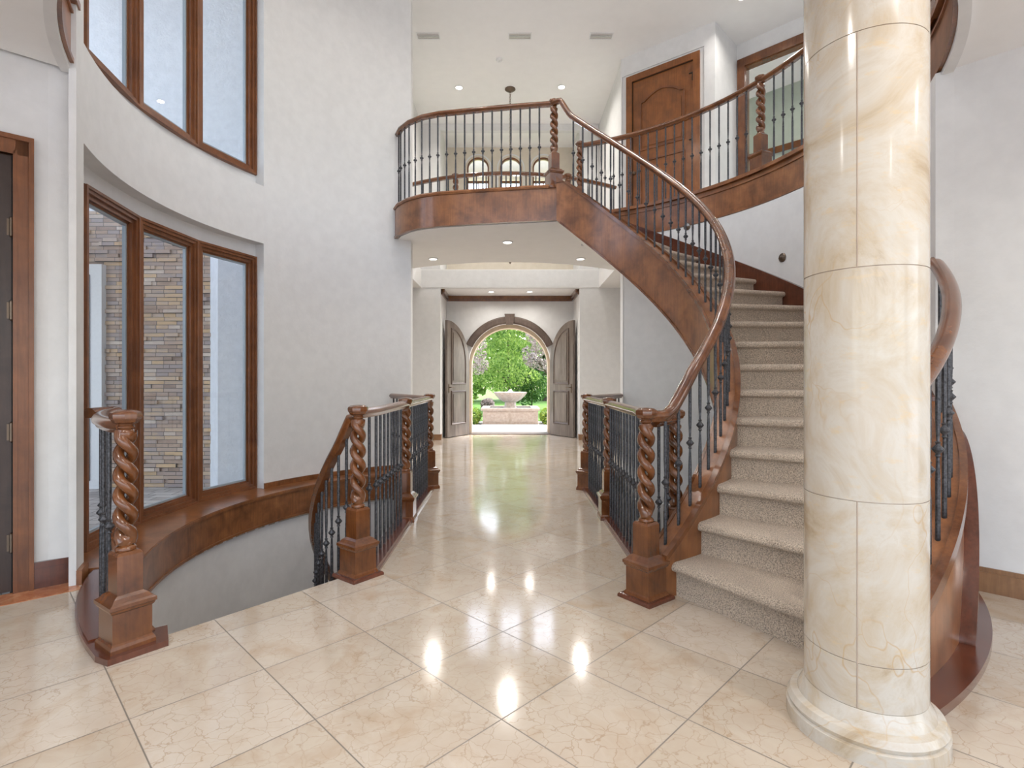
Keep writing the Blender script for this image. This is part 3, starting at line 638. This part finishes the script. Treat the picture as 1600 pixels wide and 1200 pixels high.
# ================================================================== MARBLE COLUMN
cd = 2.20; ca = math.atan(.6645); CX_, CY_ = cd*math.sin(ca), cd*math.cos(ca); CR = .1795
root = thing('column', 'big round cream marble column in the right foreground', 'column', (CX_, CY_, 0))
MB().lathe([(.235, 0), (.235, .045), (.225, .05), (.232, .065), (.222, .085), (.20, .092), (.196, .105), (.186, .12), (CR, .14)], 48, (CX_, CY_)).build('base', M['column'], root, True, 25)
zs = [.14, .285, .795, 1.535, 2.28, CEIL1]
for i in range(5):
    z0, z1 = zs[i], zs[i+1]; off = R(228 if i in (1, 3) else 0)
    for h in range(2):
        b0 = R(-118)+(h*PI) if i != 2 else R(-30)+h*PI
        b0 = {0: R(-129), 1: R(-129), 2: R(-40), 3: R(-129), 4: R(-40)}[i]+h*PI
        g = .0016; rs = []; n = 32
        ring = [(CX_+r*math.cos(a), CY_+r*math.sin(a)) for r, a in [(CR-.006, b0+g/CR)]+[(CR, b0+g/CR+.004+(PI-2*g/CR-.008)*j/n) for j in range(n+1)]+[(CR-.006, b0+PI-g/CR)]]
        m_ = MB(); m_.rings([[Vector((x, y, z)) for x, y in ring] for z in (z0+.0015, z1-.0015)]); m_.build('marble_block', M['column'], root, True, 30)
MB().lathe([(CR-.004, .14), (CR-.004, CEIL1)], 48, (CX_, CY_)).build('joint_mortar', simple('mortar', (.66, .54, .45), .6), root, True)
# ================================================================== DOORS
# left dark door
root = sroot('door_1', (*along(LW0, LWD, .24), 0), 'dark brown door at the left edge with wide casing')
def lw(t, o=0.): return xy(LW0+LWD*t+Vector((-LWD.y, LWD.x))*o)     # o>0 towards the room
def lwall(mb, a, b, z0, z1, o0, o1): p = [lw(a, o0), lw(b, o0), lw(b, o1), lw(a, o1)]; mb.add([(*q, z) for z in (z0, z1) for q in p], [(3, 2, 1, 0), (4, 5, 6, 7), (0, 1, 5, 4), (1, 2, 6, 5), (2, 3, 7, 6), (3, 0, 4, 7)])
sgn = 1 if (Vector(lw(0, 1))-LW0).dot(Vector((1, -1))) > 0 else -1
def LB(mb, a, b, z0, z1, o0, o1): lwall(mb, a, b, z0, z1, o0*sgn, o1*sgn)
mb = MB(); LB(mb, .163, .24, 0, 2.50, 0, .022); LB(mb, .163, .185, 0, 2.52, 0, .034); LB(mb, .185, 1.44, 2.42, 2.50, 0, .022); LB(mb, .163, 1.46, 2.50, 2.525, 0, .036); LB(mb, .232, .25, 0, 2.44, -.15, .026); LB(mb, .24, 1.36, 2.42, 2.44, -.15, .026); LB(mb, 1.36, 1.44, 0, 2.5, 0, .022)
mb.build('door_casing', M['winwood'], root)
mb = MB(); LB(mb, .256, 1.35, .01, 2.415, -.05, -.005); mb.build('door_leaf', M['darkwood'], root)
mb = MB(); LB(mb, .25, .262, 0, 2.42, -.04, -.010); mb.build('door_gap', M['black'], root)
for z in (2.02, 1.56, .89, .28):
    mb = MB(); c = lw(.256, .012*sgn); mb.lathe([(.004, z-.055), (.009, z-.05), (.009, z+.05), (.004, z+.055)], 8, c); LB(mb, .25, .275, z-.045, z+.045, -.006, .001); mb.build('hinge', M['bronze'], root)
# upstairs wooden door
root = sroot('door_2', (*pa(o0), DECK), 'upstairs brown wooden door with arched top panel')
def PB(mb, a, b, z0, z1, q0, q1): p = [pa(a, q0), pa(b, q0), pa(b, q1), pa(a, q1)]; mb.add([(*q, z) for z in (z0, z1) for q in p], [(3, 2, 1, 0), (4, 5, 6, 7), (0, 1, 5, 4), (1, 2, 6, 5), (2, 3, 7, 6), (3, 0, 4, 7)])
D_ = DECK
mb = MB(); PB(mb, o0, o0+.095, D_, ZDT+.02, -.03, .02); PB(mb, o1-.095, o1, D_, ZDT+.02, -.03, .02); PB(mb, o0+.095, o1-.095, ZDT-.075, ZDT+.02, -.03, .02); mb.build('door_casing', M['upwood'], root)
mb = MB(); PB(mb, o0+.10, o1-.10, D_+.005, ZDT-.08, .005, .045); mb.build('door_leaf', M['upwood'], root)
mb = MB(); PB(mb, o0+.095, o0+.10, D_, ZDT-.075, -.01, .03); PB(mb, o1-.10, o1-.095, D_, ZDT-.075, -.01, .03); PB(mb, o0+.1, o1-.1, ZDT-.08, ZDT-.075, -.01, .03); mb.build('door_gap', M['black'], root)
def frame_loop(loop, w_, q0, q1, mb):          # moulding following a closed loop of (t, z)
    n = len(loop); c = (sum(p[0] for p in loop)/n, sum(p[1] for p in loop)/n); rs = []
    for t_, z_ in loop:
        dx, dz = t_-c[0], z_-c[1]; ix, iz = t_-w_*(1 if dx > 0 else -1), z_-w_*(1 if dz > 0 else -1)
        rs.append([(*pa(t_, q1), z_), (*pa(t_, q0), z_), (*pa(ix, q0), iz), (*pa(ix, q1+.0), iz)])
    mb.rings(rs, False, True)
cx0, cx1 = o0+.22, o1-.22; arc = [(cx0+(cx1-cx0)*i/14, D_+2.03+.17*math.sin(PI*i/14)**.8) for i in range(15)]
lp_ = [(cx0, D_+1.33)]+arc+[(cx1, D_+1.33)]
mb = MB(); frame_loop(lp_, .022, -.012, .005, mb); frame_loop([(cx0, D_+.25), (cx0, D_+1.18), (cx1, D_+1.18), (cx1, D_+.25)], .022, -.012, .005, mb)
mb.build('panel_moulding', M['winwood'], root)
mb = MB(); i_ = [(cx0+.055+(cx1-cx0-.11)*i/14, D_+1.975+.15*math.sin(PI*i/14)**.8) for i in range(15)]; L_ = [(cx0+.055, D_+1.385)]+i_+[(cx1-.055, D_+1.385)]
mb.rings([[(*pa(t_, .006), z_) for t_, z_ in L_], [(*pa(t_, -.006), z_) for t_, z_ in L_]]); PB(mb, cx0+.055, cx1-.055, D_+.305, D_+1.125, -.006, .006); mb.build('raised_panel', M['upwood'], root)
for z in (ZDT-.3, D_+1.25, D_+.3): mb = MB(); PB(mb, o1-.115, o1-.085, z-.06, z+.06, -.012, .006); PB(mb, o1-.16, o1-.1, z+.045, z+.055, -.01, .006); mb.build('hinge', M['black'], root)
mb = MB(); p = pa(o0+.15, -.04); mb.lathe([(.01, -.05), (.026, -.03), (.028, -.01), (.012, 0)], 12, (0, 0), Matrix.Translation((p[0], p[1], D_+1.0)) @ Matrix.Rotation(math.atan2(nA.y, nA.x), 4, 'Z') @ Matrix.Rotation(PI/2, 4, 'Y')); mb.build('knob', M['bronze'], root, True)
# entry door leaves
def leaf(num, hx, hy, ex, ey, label):
    h = Vector((hx, hy)); d = Vector((ex, ey))-h; L = d.length; d.normalize(); n = Vector((-d.y, d.x)); n = n if n.dot(-h) > 0 else -n     # n faces the camera
    root = sroot('door_%d' % num, (hx, hy, 0), label)
    def P(t, z, q): v = h+d*t+n*q; return (v.x, v.y, z)
    def outline(ins, zb, zs_, R_, n_=18): # quarter arch, tall at the free edge
        return [(ins, zb)]+[(L-ins*0-(L-ins)*math.cos(PI/2*i/n_) if False else ins+(L-2*ins)*(1-math.cos(PI/2*i/n_)), zs_+(R_)*math.sin(PI/2*i/n_)) for i in range(n_+1)]+[(L-ins, zb)]
    def solid(mb, lp, q0, q1): mb.rings([[P(t, z, q0) for t, z in lp], [P(t, z, q1) for t, z in lp]])
    mb = MB(); solid(mb, outline(0, .012, 1.5, .88), -.03, .03); mb.build('door_leaf', M['greywood'], root)
    def molding(lp, lp2, mb): mb.rings([[P(a[0], a[1], .03), P(a[0], a[1], .042), P((a[0]+b[0])/2, (a[1]+b[1])/2, .046), P(b[0], b[1], .03)] for a, b in zip(lp, lp2)], False, True)
    up = outline(.13, 1.08, 1.5, .73); up2 = outline(.165, 1.115, 1.5, .69)
    lo = [(.13, .25), (.13, .95), (L-.13, .95), (L-.13, .25)]; lo2 = [(.165, .285), (.165, .915), (L-.165, .915), (L-.165, .285)]
    mb = MB(); molding(up, up2, mb); molding(lo, lo2, mb); mb.build('panel_moulding', M['archwood'], root)
    mb = MB(); solid(mb, outline(.20, 1.16, 1.5, .64), .03, .04); solid(mb, [(.20, .32), (.20, .88), (L-.20, .88), (L-.20, .32)], .03, .04); mb.build('raised_panel', M['greywood'], root)
    mb = MB(); mb.tube([P(L-.05, 1.02, .03), P(L-.05, 1.02, .085), P(L-.15, 1.02, .09)], .009, 8); mb.box(-.018, -.003, -.09, .018, .003, .09, Matrix.Translation(P(L-.05, 1.0, .034)) @ Matrix.Rotation(math.atan2(d.y, d.x), 4, 'Z')); mb.build('lever_handle', M['bronze'], root, True)
leaf(3, -.845, 11.50, -1.235, 10.80, 'left arched entry door leaf standing open')
leaf(4, .93, 11.50, 1.345, 10.82, 'right arched entry door leaf standing open')
struct(MB().box(-.86, YD-.01, 0, .95, YD+.5, .015).build('trim_threshold', M['archwood']), 'threshold of the arched entry')
# ================================================================== LAMPS AND SMALL FITTINGS
OUTL = ['at the back right of the rotunda ceiling', 'at the back left of the rotunda ceiling', 'at the front left of the rotunda ceiling', 'at the front right of the rotunda ceiling', 'above the gallery door', 'above the gallery behind the column', 'above the gallery front right', 'above the gallery over the camera', 'in the low ceiling by the dark left door', 'in the low ceiling ahead of the camera', 'in the low ceiling before the column', 'in the low ceiling by the right wall', 'in the low ceiling behind on the left', 'in the low ceiling behind on the right']
ring_me = MB().lathe([(.050, .0), (.072, -.0), (.076, -.004), (.074, -.010), (.058, -.012), (.052, .0)], 24).mesh('trim_ring', M['whitetrim'], True)
bulb_me = MB().lathe([(.053, -.003), (.05, -.006), (.001, -.007)], 20).mesh('lamp_face', M['lamp'], True)
def can(x, y, z, label, group, power, spread=150):
    r = thing('recessed_light', label, 'ceiling light', (x, y, z), group); put('trim_ring', ring_me, r, (x, y, z-.001)); put('lamp_face', bulb_me, r, (x, y, z-.001))
    l = bpy.data.lights.new('downlight', 'AREA'); l.shape = 'DISK'; l.size = .10; l.energy = power; l.color = (1, .955, .90); l.spread = R(spread)
    lo = bpy.data.objects.new('lamp_light', l); COL.objects.link(lo); lo.parent = r; lo.location = (0, 0, -.013); return r
can(0.0, 6.97, CEIL1, 'recessed light nearest the camera, centred under the balcony', 'balcony soffit lights', SOFFIT_W)
can(-1.10, 7.93, CEIL1, 'recessed light under the landing, left of the hall axis', 'balcony soffit lights', SOFFIT_W)
can(1.08, 7.93, CEIL1, 'recessed light under the landing beside the stair string', 'balcony soffit lights', SOFFIT_W)
can(-.33, 10.90, CEIL1, 'left recessed light in the entry recess ceiling', 'entry recess lights', SOFFIT_W*.5)
can(.45, 10.90, CEIL1, 'right recessed light in the entry recess ceiling', 'entry recess lights', SOFFIT_W*.5)
can(-.83, 9.15, CEIL2, 'high ceiling recessed light left of the chandelier chain', 'high hall ceiling lights', CAN_W)
can(.92, 9.13, CEIL2, 'high ceiling recessed light right of the chandelier chain', 'high hall ceiling lights', CAN_W)
for x, y, z, p_ in [(r*math.cos(R(a)), CY+r*math.sin(R(a)), CEIL2, CAN_W*.55) for r, a in ((1.3, 45), (1.3, 135), (1.3, 225), (1.3, 315), (4.0, 40), (4.0, 5), (4.0, -50), (3.6, -100))]+[(-1.6, .9, CEIL1, SOFFIT_W), (0, 1.0, CEIL1, SOFFIT_W), (1.6, .9, CEIL1, SOFFIT_W), (3.4, .9, CEIL1, SOFFIT_W), (-2, -1.4, CEIL1, SOFFIT_W), (2, -1.4, CEIL1, SOFFIT_W)]:  # unseen lamps added to brighten the rotunda, gallery and front room
    lampk = globals().get('lampk', -1)+1
    can(x, y, z, 'added recessed downlight '+OUTL[lampk]+', outside the frame', 'added lamps outside the frame', p_)
can(*pd(.9, .8), CEIL2, 'added recessed light in the pale green upstairs room', 'added lamps outside the frame', 10)  # added lamp, itself out of view, brightening the green room
def steplight(a, z, label):
    p = pol(RW, a); rot = R(a); m4 = Matrix.Translation((p.x, p.y, z)) @ Matrix.Rotation(rot, 4, 'Z') @ Matrix.Rotation(-PI/2, 4, 'Y')
    r = thing('step_light', label, 'wall light', (p.x, p.y, z), 'round step lights on the stair wall')
    MB().lathe([(.044, 0), (.044, .008), (.036, .014), (.034, .006), (.001, .006)], 24, (0, 0), m4).build('ring', M['bronze'], r, True)
    MB().lathe([(.037, .004), (.036, .0085), (.001, .009)], 24, (0, 0), m4).build('lens', M['steel'], r, True)
    rs = []
    for i in range(9):                       # half-dome hood over the upper half of the opening
        b_ = PI*i/8; rs.append([m4 @ Vector((-.037*math.sin(b_)*math.cos(e) if True else 0, .037*math.cos(b_), .007+.030*math.sin(e)*math.sin(b_))) for e in [PI/2*j/6 for j in range(7)]]+[m4 @ Vector((0, .037*math.cos(b_), .007))])
    MB().rings(rs).build('eyelid_hood', M['bronze'], r, True)
steplight(17.0, 2.37, 'round bronze step light nearest the marble column'); steplight(41.5, 2.97, 'round bronze step light seen between the stair balusters')
# chandeliers
def chandelier(cx, cy, drop, label, watts):
    root = thing('chandelier', label, 'chandelier', (cx, cy, CEIL2))
    MB().lathe([(.09, CEIL2), (.092, CEIL2-.012), (.07, CEIL2-.03), (.02, CEIL2-.045), (.01, CEIL2-.06)], 20, (cx, cy)).build('canopy', M['bronze'], root, True)
    mb = MB(); z = CEIL2-.06; k = 0
    while z > CEIL2-drop:
        m4 = Matrix.Translation((cx, cy, z-.022)) @ Matrix.Rotation(PI/2*(k % 2)+.4, 4, 'Z')
        mb.tube([m4 @ Vector((.012*math.cos(a), 0, .024*math.sin(a))) for a in [2*PI*i/10 for i in range(11)]], .0042, 5); z -= .037; k += 1
    mb.build('chain', M['bronze'], root, True); z -= .02
    MB().lathe([(.01, z+.03), (.03, z-.03), (.02, z-.2), (.05, z-.4), (.07, z-.55), (.03, z-.75), (.05, z-.85), (.02, z-.95), (.03, z-1.0), (.003, z-1.04)], 14, (cx, cy)).build('stem', M['bronze'], root, True)
    for k in range(8):
        a = 2*PI*k/8+.2; c, s_ = math.cos(a), math.sin(a); q = z-.62
        mb = MB().tube([(cx+r*c, cy+r*s_, q+h) for r, h in ((.04, 0), (.2, -.15), (.4, -.1), (.5, .1), (.5, .2))], .012, 6); mb.lathe([(.01, q+.2), (.04, q+.21), (.045, q+.23), (.01, q+.235)], 10, (cx+.5*c, cy+.5*s_)); arm = mb.build('arm', M['bronze'], root, True)
        sub('candle', MB().lathe([(.012, q+.23), (.012, q+.32), (.010, q+.32), (.016, q+.35), (.012, q+.38), (.001, q+.41)], 8, (cx+.5*c, cy+.5*s_)).mesh('candle', M['lamp']), arm, (0, 0, 0)).location = -wloc(arm)
        if k % 2 == 0:
            l = bpy.data.lights.new('candle_light', 'POINT'); l.energy = watts/4; l.color = (1, .955, .90); l.shadow_soft_size = .05
            lo = bpy.data.objects.new('candle_light', l); COL.objects.link(lo); lo.parent = root; lo.location = (.5*c, .5*s_, q+.46-CEIL2)
chandelier(.045, 9.2, 1.92, 'dark iron chandelier hanging on a long chain in the foyer', 18)
chandelier(0, CY, .25, 'added iron chandelier high under the rotunda ceiling, above the picture', 30)  # second chandelier is unseen, added to throw more light into the rotunda
p = (-.13, 8.34); root = thing('smoke_detector', 'white round smoke detector on the high ceiling', 'smoke detector', (*p, CEIL2))
MB().lathe([(.05, CEIL2), (.05, CEIL2-.02), (.04, CEIL2-.035), (.001, CEIL2-.037)], 20, p).build('housing', M['whitetrim'], root, True)
MB().lathe([(.012, CEIL2-.036), (.01, CEIL2-.041), (.001, CEIL2-.042)], 10, p).build('sensor', M['curtain'], root, True)
for x, lb in ((.18, 'slotted ceiling vent near the middle of the high ceiling'), (1.36, 'slotted ceiling vent at the right of the high ceiling'), (-1.15, 'slotted ceiling vent at the left of the high ceiling')):
    root = thing('ceiling_vent', lb, 'vent', (x, 7.78, CEIL2), 'high ceiling vents')
    MB().box(x-.17, 7.70, CEIL2-.006, x+.17, 7.86, CEIL2).build('frame', M['whitetrim'], root)
    for k in range(4): MB().box(x-.155, 7.72+k*.034, CEIL2-.012, x+.155, 7.73+k*.034, CEIL2-.005).build('slat', M['steel'], root)
# ================================================================== OUTSIDE LEFT: PATIO
struct(MB().box(-11, 1.2, -.12, -2.95, 6.2, -.05).build('patio', M['paver']), 'grey paver patio outside the windows')
root = struct(MB().box(-12, 6.1, -.12, -3.3, 6.4, 3.1).build('stone_wall', M['ledge']), 'stacked ledger-stone wall outside')
random.seed(9); mb = MB()
for i in range(420):
    x = random.uniform(-7.5, -3.4); z = round(random.uniform(-.05, 2.9)/.045)*.045; w_ = random.uniform(.12, .34); mb.box(x, 6.1-random.uniform(.006, .03), z+.002, x+w_, 6.11, z+.043)
st = mb.build('protruding_stone', M['ledge'], root); st['kind'] = 'stuff'
tag(MB().box(-5.62, 6.03, -.08, -4.57, 6.10, 2.48).build('patio_window', M['whitetrim']), 'white framed patio window in the ledger-stone wall', 'window')
pw = bpy.data.objects['patio_window']
MB().box(-5.52, 6.02, .04, -4.70, 6.029, 2.36).build('pane', M['darkglass'], pw); MB().box(-5.5, 6.01, 1.5, -4.72, 6.019, 2.12).build('blind', M['curtain'], pw)
mb = MB()
for z in (.35, .75, 1.2): mb.box(-5.5, 6.005, z, -4.72, 6.019, z+.02)
mb.build('glazing_bar', M['whitetrim'], pw)
mb = MB(); slab(mb, [[(-3.38, 6.09), (-3.18, 5.88), (-2.84, 5.97), (-2.7, 7), (-3.4, 7)]], -.12, 3.15); slab(mb, [[(-3.62, 6.2), (-3.50, 6.02), (-2.84, 5.97), (-2.7, 7), (-3.6, 7)]], 3.1, 8); struct(mb.build('stucco_pier', M['stucco']), 'white stucco pier outside the right window')
struct(MB().box(-12, 6.3, 3.1, -3.5, 6.7, 8).build('stucco_wall', M['stucco']))
struct(MB().box(-11, 3.2, 2.90, -4.9, 6.1, 2.98).build('patio_roof', M['stucco']), 'white patio roof edge outside')
struct(MB().box(-60, -60, -.4, 60, -3.6, -.3).box(-60, -3.6, -.4, -11, 60, -.3).box(7, -3.6, -.4, 60, 14, -.3).build('ground', M['concrete']), 'pale paved ground around the house')
mb = MB(); psolid(mb, 2.60, 2.7, 228, 482, -3.3, -.28); struct(mb.build('wall_lower', M['wall']))
# ================================================================== OUTSIDE FRONT: GARDEN
struct(MB().box(-7, YD+.2, -.4, 7, 14.2, -.02).build('porch', M['concrete']), 'pale stone porch in front of the entry')
struct(MB().box(-9, 14.2, -.5, 9, 19.5, -.12).build('forecourt', M['paver']), 'sunlit paved forecourt with the fountain')
struct(MB().box(-40, 16.6, -.6, 40, 70, -.09).build('lawn', M['lawn']), 'green lawn behind the fountain')
FX, FY = .08, 15.6
root = thing('fountain', 'pink-grey cast stone fountain with a wide bowl, framed by the arch', 'fountain', (FX, FY, -.12))
mb = MB(); mb.box(FX-.80, FY-.75, -.12, FX+.80, FY+.75, -.06).box(FX-.77, FY-.72, -.06, FX+.77, FY+.72, .32).box(FX-.70, FY-.735, .0, FX-.03, FY-.72, .27).box(FX+.03, FY-.735, .0, FX+.70, FY-.72, .27)
mb.build('basin', M['caststone'], root)
mb = MB().box(FX-.82, FY-.77, .32, FX+.82, FY-.55, .38).box(FX-.82, FY+.55, .32, FX+.82, FY+.77, .38).box(FX-.82, FY-.55, .32, FX-.6, FY+.55, .38).box(FX+.6, FY-.55, .32, FX+.82, FY+.55, .38)
mb.build('coping', M['caststone'], root)
MB().box(FX-.6, FY-.55, .30, FX+.6, FY+.55, .335).build('pool_water', M['water'], root)
MB().lathe([(.20, .3), (.20, .36), (.17, .4), (.16, .52), (.19, .56), (.15, .58)], 8, (FX, FY)).build('pedestal', M['caststone'], root)
rs = []; 
mb = MB()
for r, z in ((.14, .52), (.2, .54), (.30, .60), (.39, .70), (.45, .77), (.46, .81), (.42, .82), (.36, .77), (.1, .74)):
    rs.append([Vector((FX+r*(1+.06*math.cos(8*a))*math.cos(a), FY+r*(1+.06*math.cos(8*a))*math.sin(a), z)) for a in [2*PI*j/48 for j in range(48)]])
mb.rings(rs).build('bowl', M['caststone'], root, True)
MB().lathe([(.37, .775), (.12, .785), (.07, .84), (.03, .88), (.002, .89)], 16, (FX, FY)).build('bubbling_water', M['whitetrim'], root, True)
def leafcloud(mb, blobs, n, size, aspect=1.6, droop=0.):
    for _ in range(n):
        bx, by, bz, rx, ry, rz = random.choice(blobs)
        while True:
            v = Vector((random.uniform(-1, 1), random.uniform(-1, 1), random.uniform(-1, 1)))
            if .25 < v.length < 1: break
        v = v.normalized()*(v.length**.45); c = Vector((bx+v.x*rx, by+v.y*ry, bz+v.z*rz))
        u = Vector((random.gauss(0, 1), random.gauss(0, 1), random.gauss(0, 1)-droop)).normalized(); w_ = u.orthogonal().normalized(); w_.rotate(Matrix.Rotation(random.uniform(0, 6.3), 3, u)); s_ = size*random.uniform(.6, 1.3)
        mb.add([c-u*s_, c+w_*s_/aspect, c+u*s_, c-w_*s_/aspect], [(0, 1, 2, 3)])
def tree(x, y, blobs, m, n, size, label, cat='tree', trunk=(.16, 1.5), group=None, droop=0., name='tree'):
    root = thing(name, label, cat, (x, y, -.1), group); mb = MB(); leafcloud(mb, [(x+b[0], y+b[1], b[2], b[3], b[4], b[5]) for b in blobs], n, size, 1.6, droop); mb.build('foliage', M[m], root)
    top = max(b[2] for b in blobs)
    mb = MB().tube([(x, y, -.2), (x+.05, y, trunk[1]*.5), (x-.03, y+.03, trunk[1]), (x, y, top)], [trunk[0], trunk[0]*.8, trunk[0]*.6, .03], 7)
    for b in blobs[:5]: mb.tube([(x, y, trunk[1]*.8), (x+b[0]*.6, y+b[1]*.6, (b[2]+trunk[1])/2), (x+b[0], y+b[1], b[2])], [trunk[0]*.5, trunk[0]*.3, .02], 5)
    mb.build('trunk', M['bark'], root)
random.seed(21)
def col_blobs(h, r, n, base=1.2):
    out = []
    for i in range(n):
        f = i/(n-1); z = base+f*(h-base); rr = r*(1-f**1.6)+.25; a = random.uniform(0, 6.3); out.append((rr*.45*math.cos(a), rr*.45*math.sin(a), z, rr*.75, rr*.75, (h-base)/n*1.3))
    return out
tree(.05, 22.5, col_blobs(5.6, 2.0, 13, .95), 'leaf', 20000, .055, 'tall bright green conical tree in the middle behind the fountain', droop=1.2, trunk=(.07, 1.2))
tree(-1.75, 19.6, [(random.uniform(-.9, .8), random.uniform(-.6, .6), random.uniform(1.3, 3.0), .30, .30, .24) for _ in range(34)], 'plum', 7000, .04, 'pinkish grey blossom tree at the left of the garden', group='blossom trees in the garden')
tree(1.65, 19.4, [(random.uniform(-.9, .9), random.uniform(-.6, .6), random.uniform(1.6, 3.3), .30, .30, .25) for _ in range(38)], 'plum', 8000, .04, 'pinkish grey blossom tree at the right of the garden', group='blossom trees in the garden')
for i, (x, y, h, r, lb) in enumerate([(-7, 32, 8, 3.5, 'large dark tree far left beyond the garden'), (7, 33, 9, 3.5, 'large dark tree far right beyond the garden'), (-2.6, 31, 9.5, 3, 'tall dark tree behind the left blossom tree'), (2.2, 32, 9, 3, 'tall dark tree behind the right blossom tree')]):
    tree(x, y, col_blobs(h, r, 10, .8), 'darkleaf' if i != 2 else 'leaf', 7000, .17, lb, group='background trees')
for x, y, rx, rz, m_, lb in ((-1.55, 18.2, .75, .45, 'hedge', 'bright green shrub left of the fountain bowl'), (-2.4, 20.0, 1.0, .7, 'darkleaf', 'dark green shrub behind the left shrub'), (2.1, 20.2, 1.0, .75, 'darkleaf', 'dark green shrub right of the fountain bowl'), (-.65, 18.6, .3, .3, 'plum', 'small purple-grey shrub behind the fountain basin'), (1.0, 22.0, .9, .9, 'darkleaf', 'dark shrub under the tall green tree')):
    root = thing('shrub', lb, 'shrub', (x, y, -.1)); mb = MB(); leafcloud(mb, [(x+random.uniform(-.4, .4)*rx, y+random.uniform(-.3, .3)*rx, rz*.8+random.uniform(-.1, .3)*rz, rx*.6, rx*.5, rz*.7) for _ in range(7)], 2600, .045); mb.build('foliage', M[m_], root)
    MB().tube([(x, y, -.1), (x, y, rz)], .03, 5).build('stem', M['bark'], root)
for x, lb in ((-1.42, 'clipped low hedge left of the fountain basin'), (1.60, 'clipped low hedge right of the fountain basin')):
    root = thing('hedge', lb, 'hedge', (x, 15.7, -.12)); mb = MB(); leafcloud(mb, [(x+dx, 15.5+dy, .10, .3, .3, .26) for dx in (-.35, 0, .35) for dy in (-.2, .2, .6)], 5200, .03); mb.build('foliage', M['hedge'], root)
    MB().box(x-.5, 15.2, -.12, x+.5, 16.2, .24).build('inner_twigs', M['darkleaf'], root)
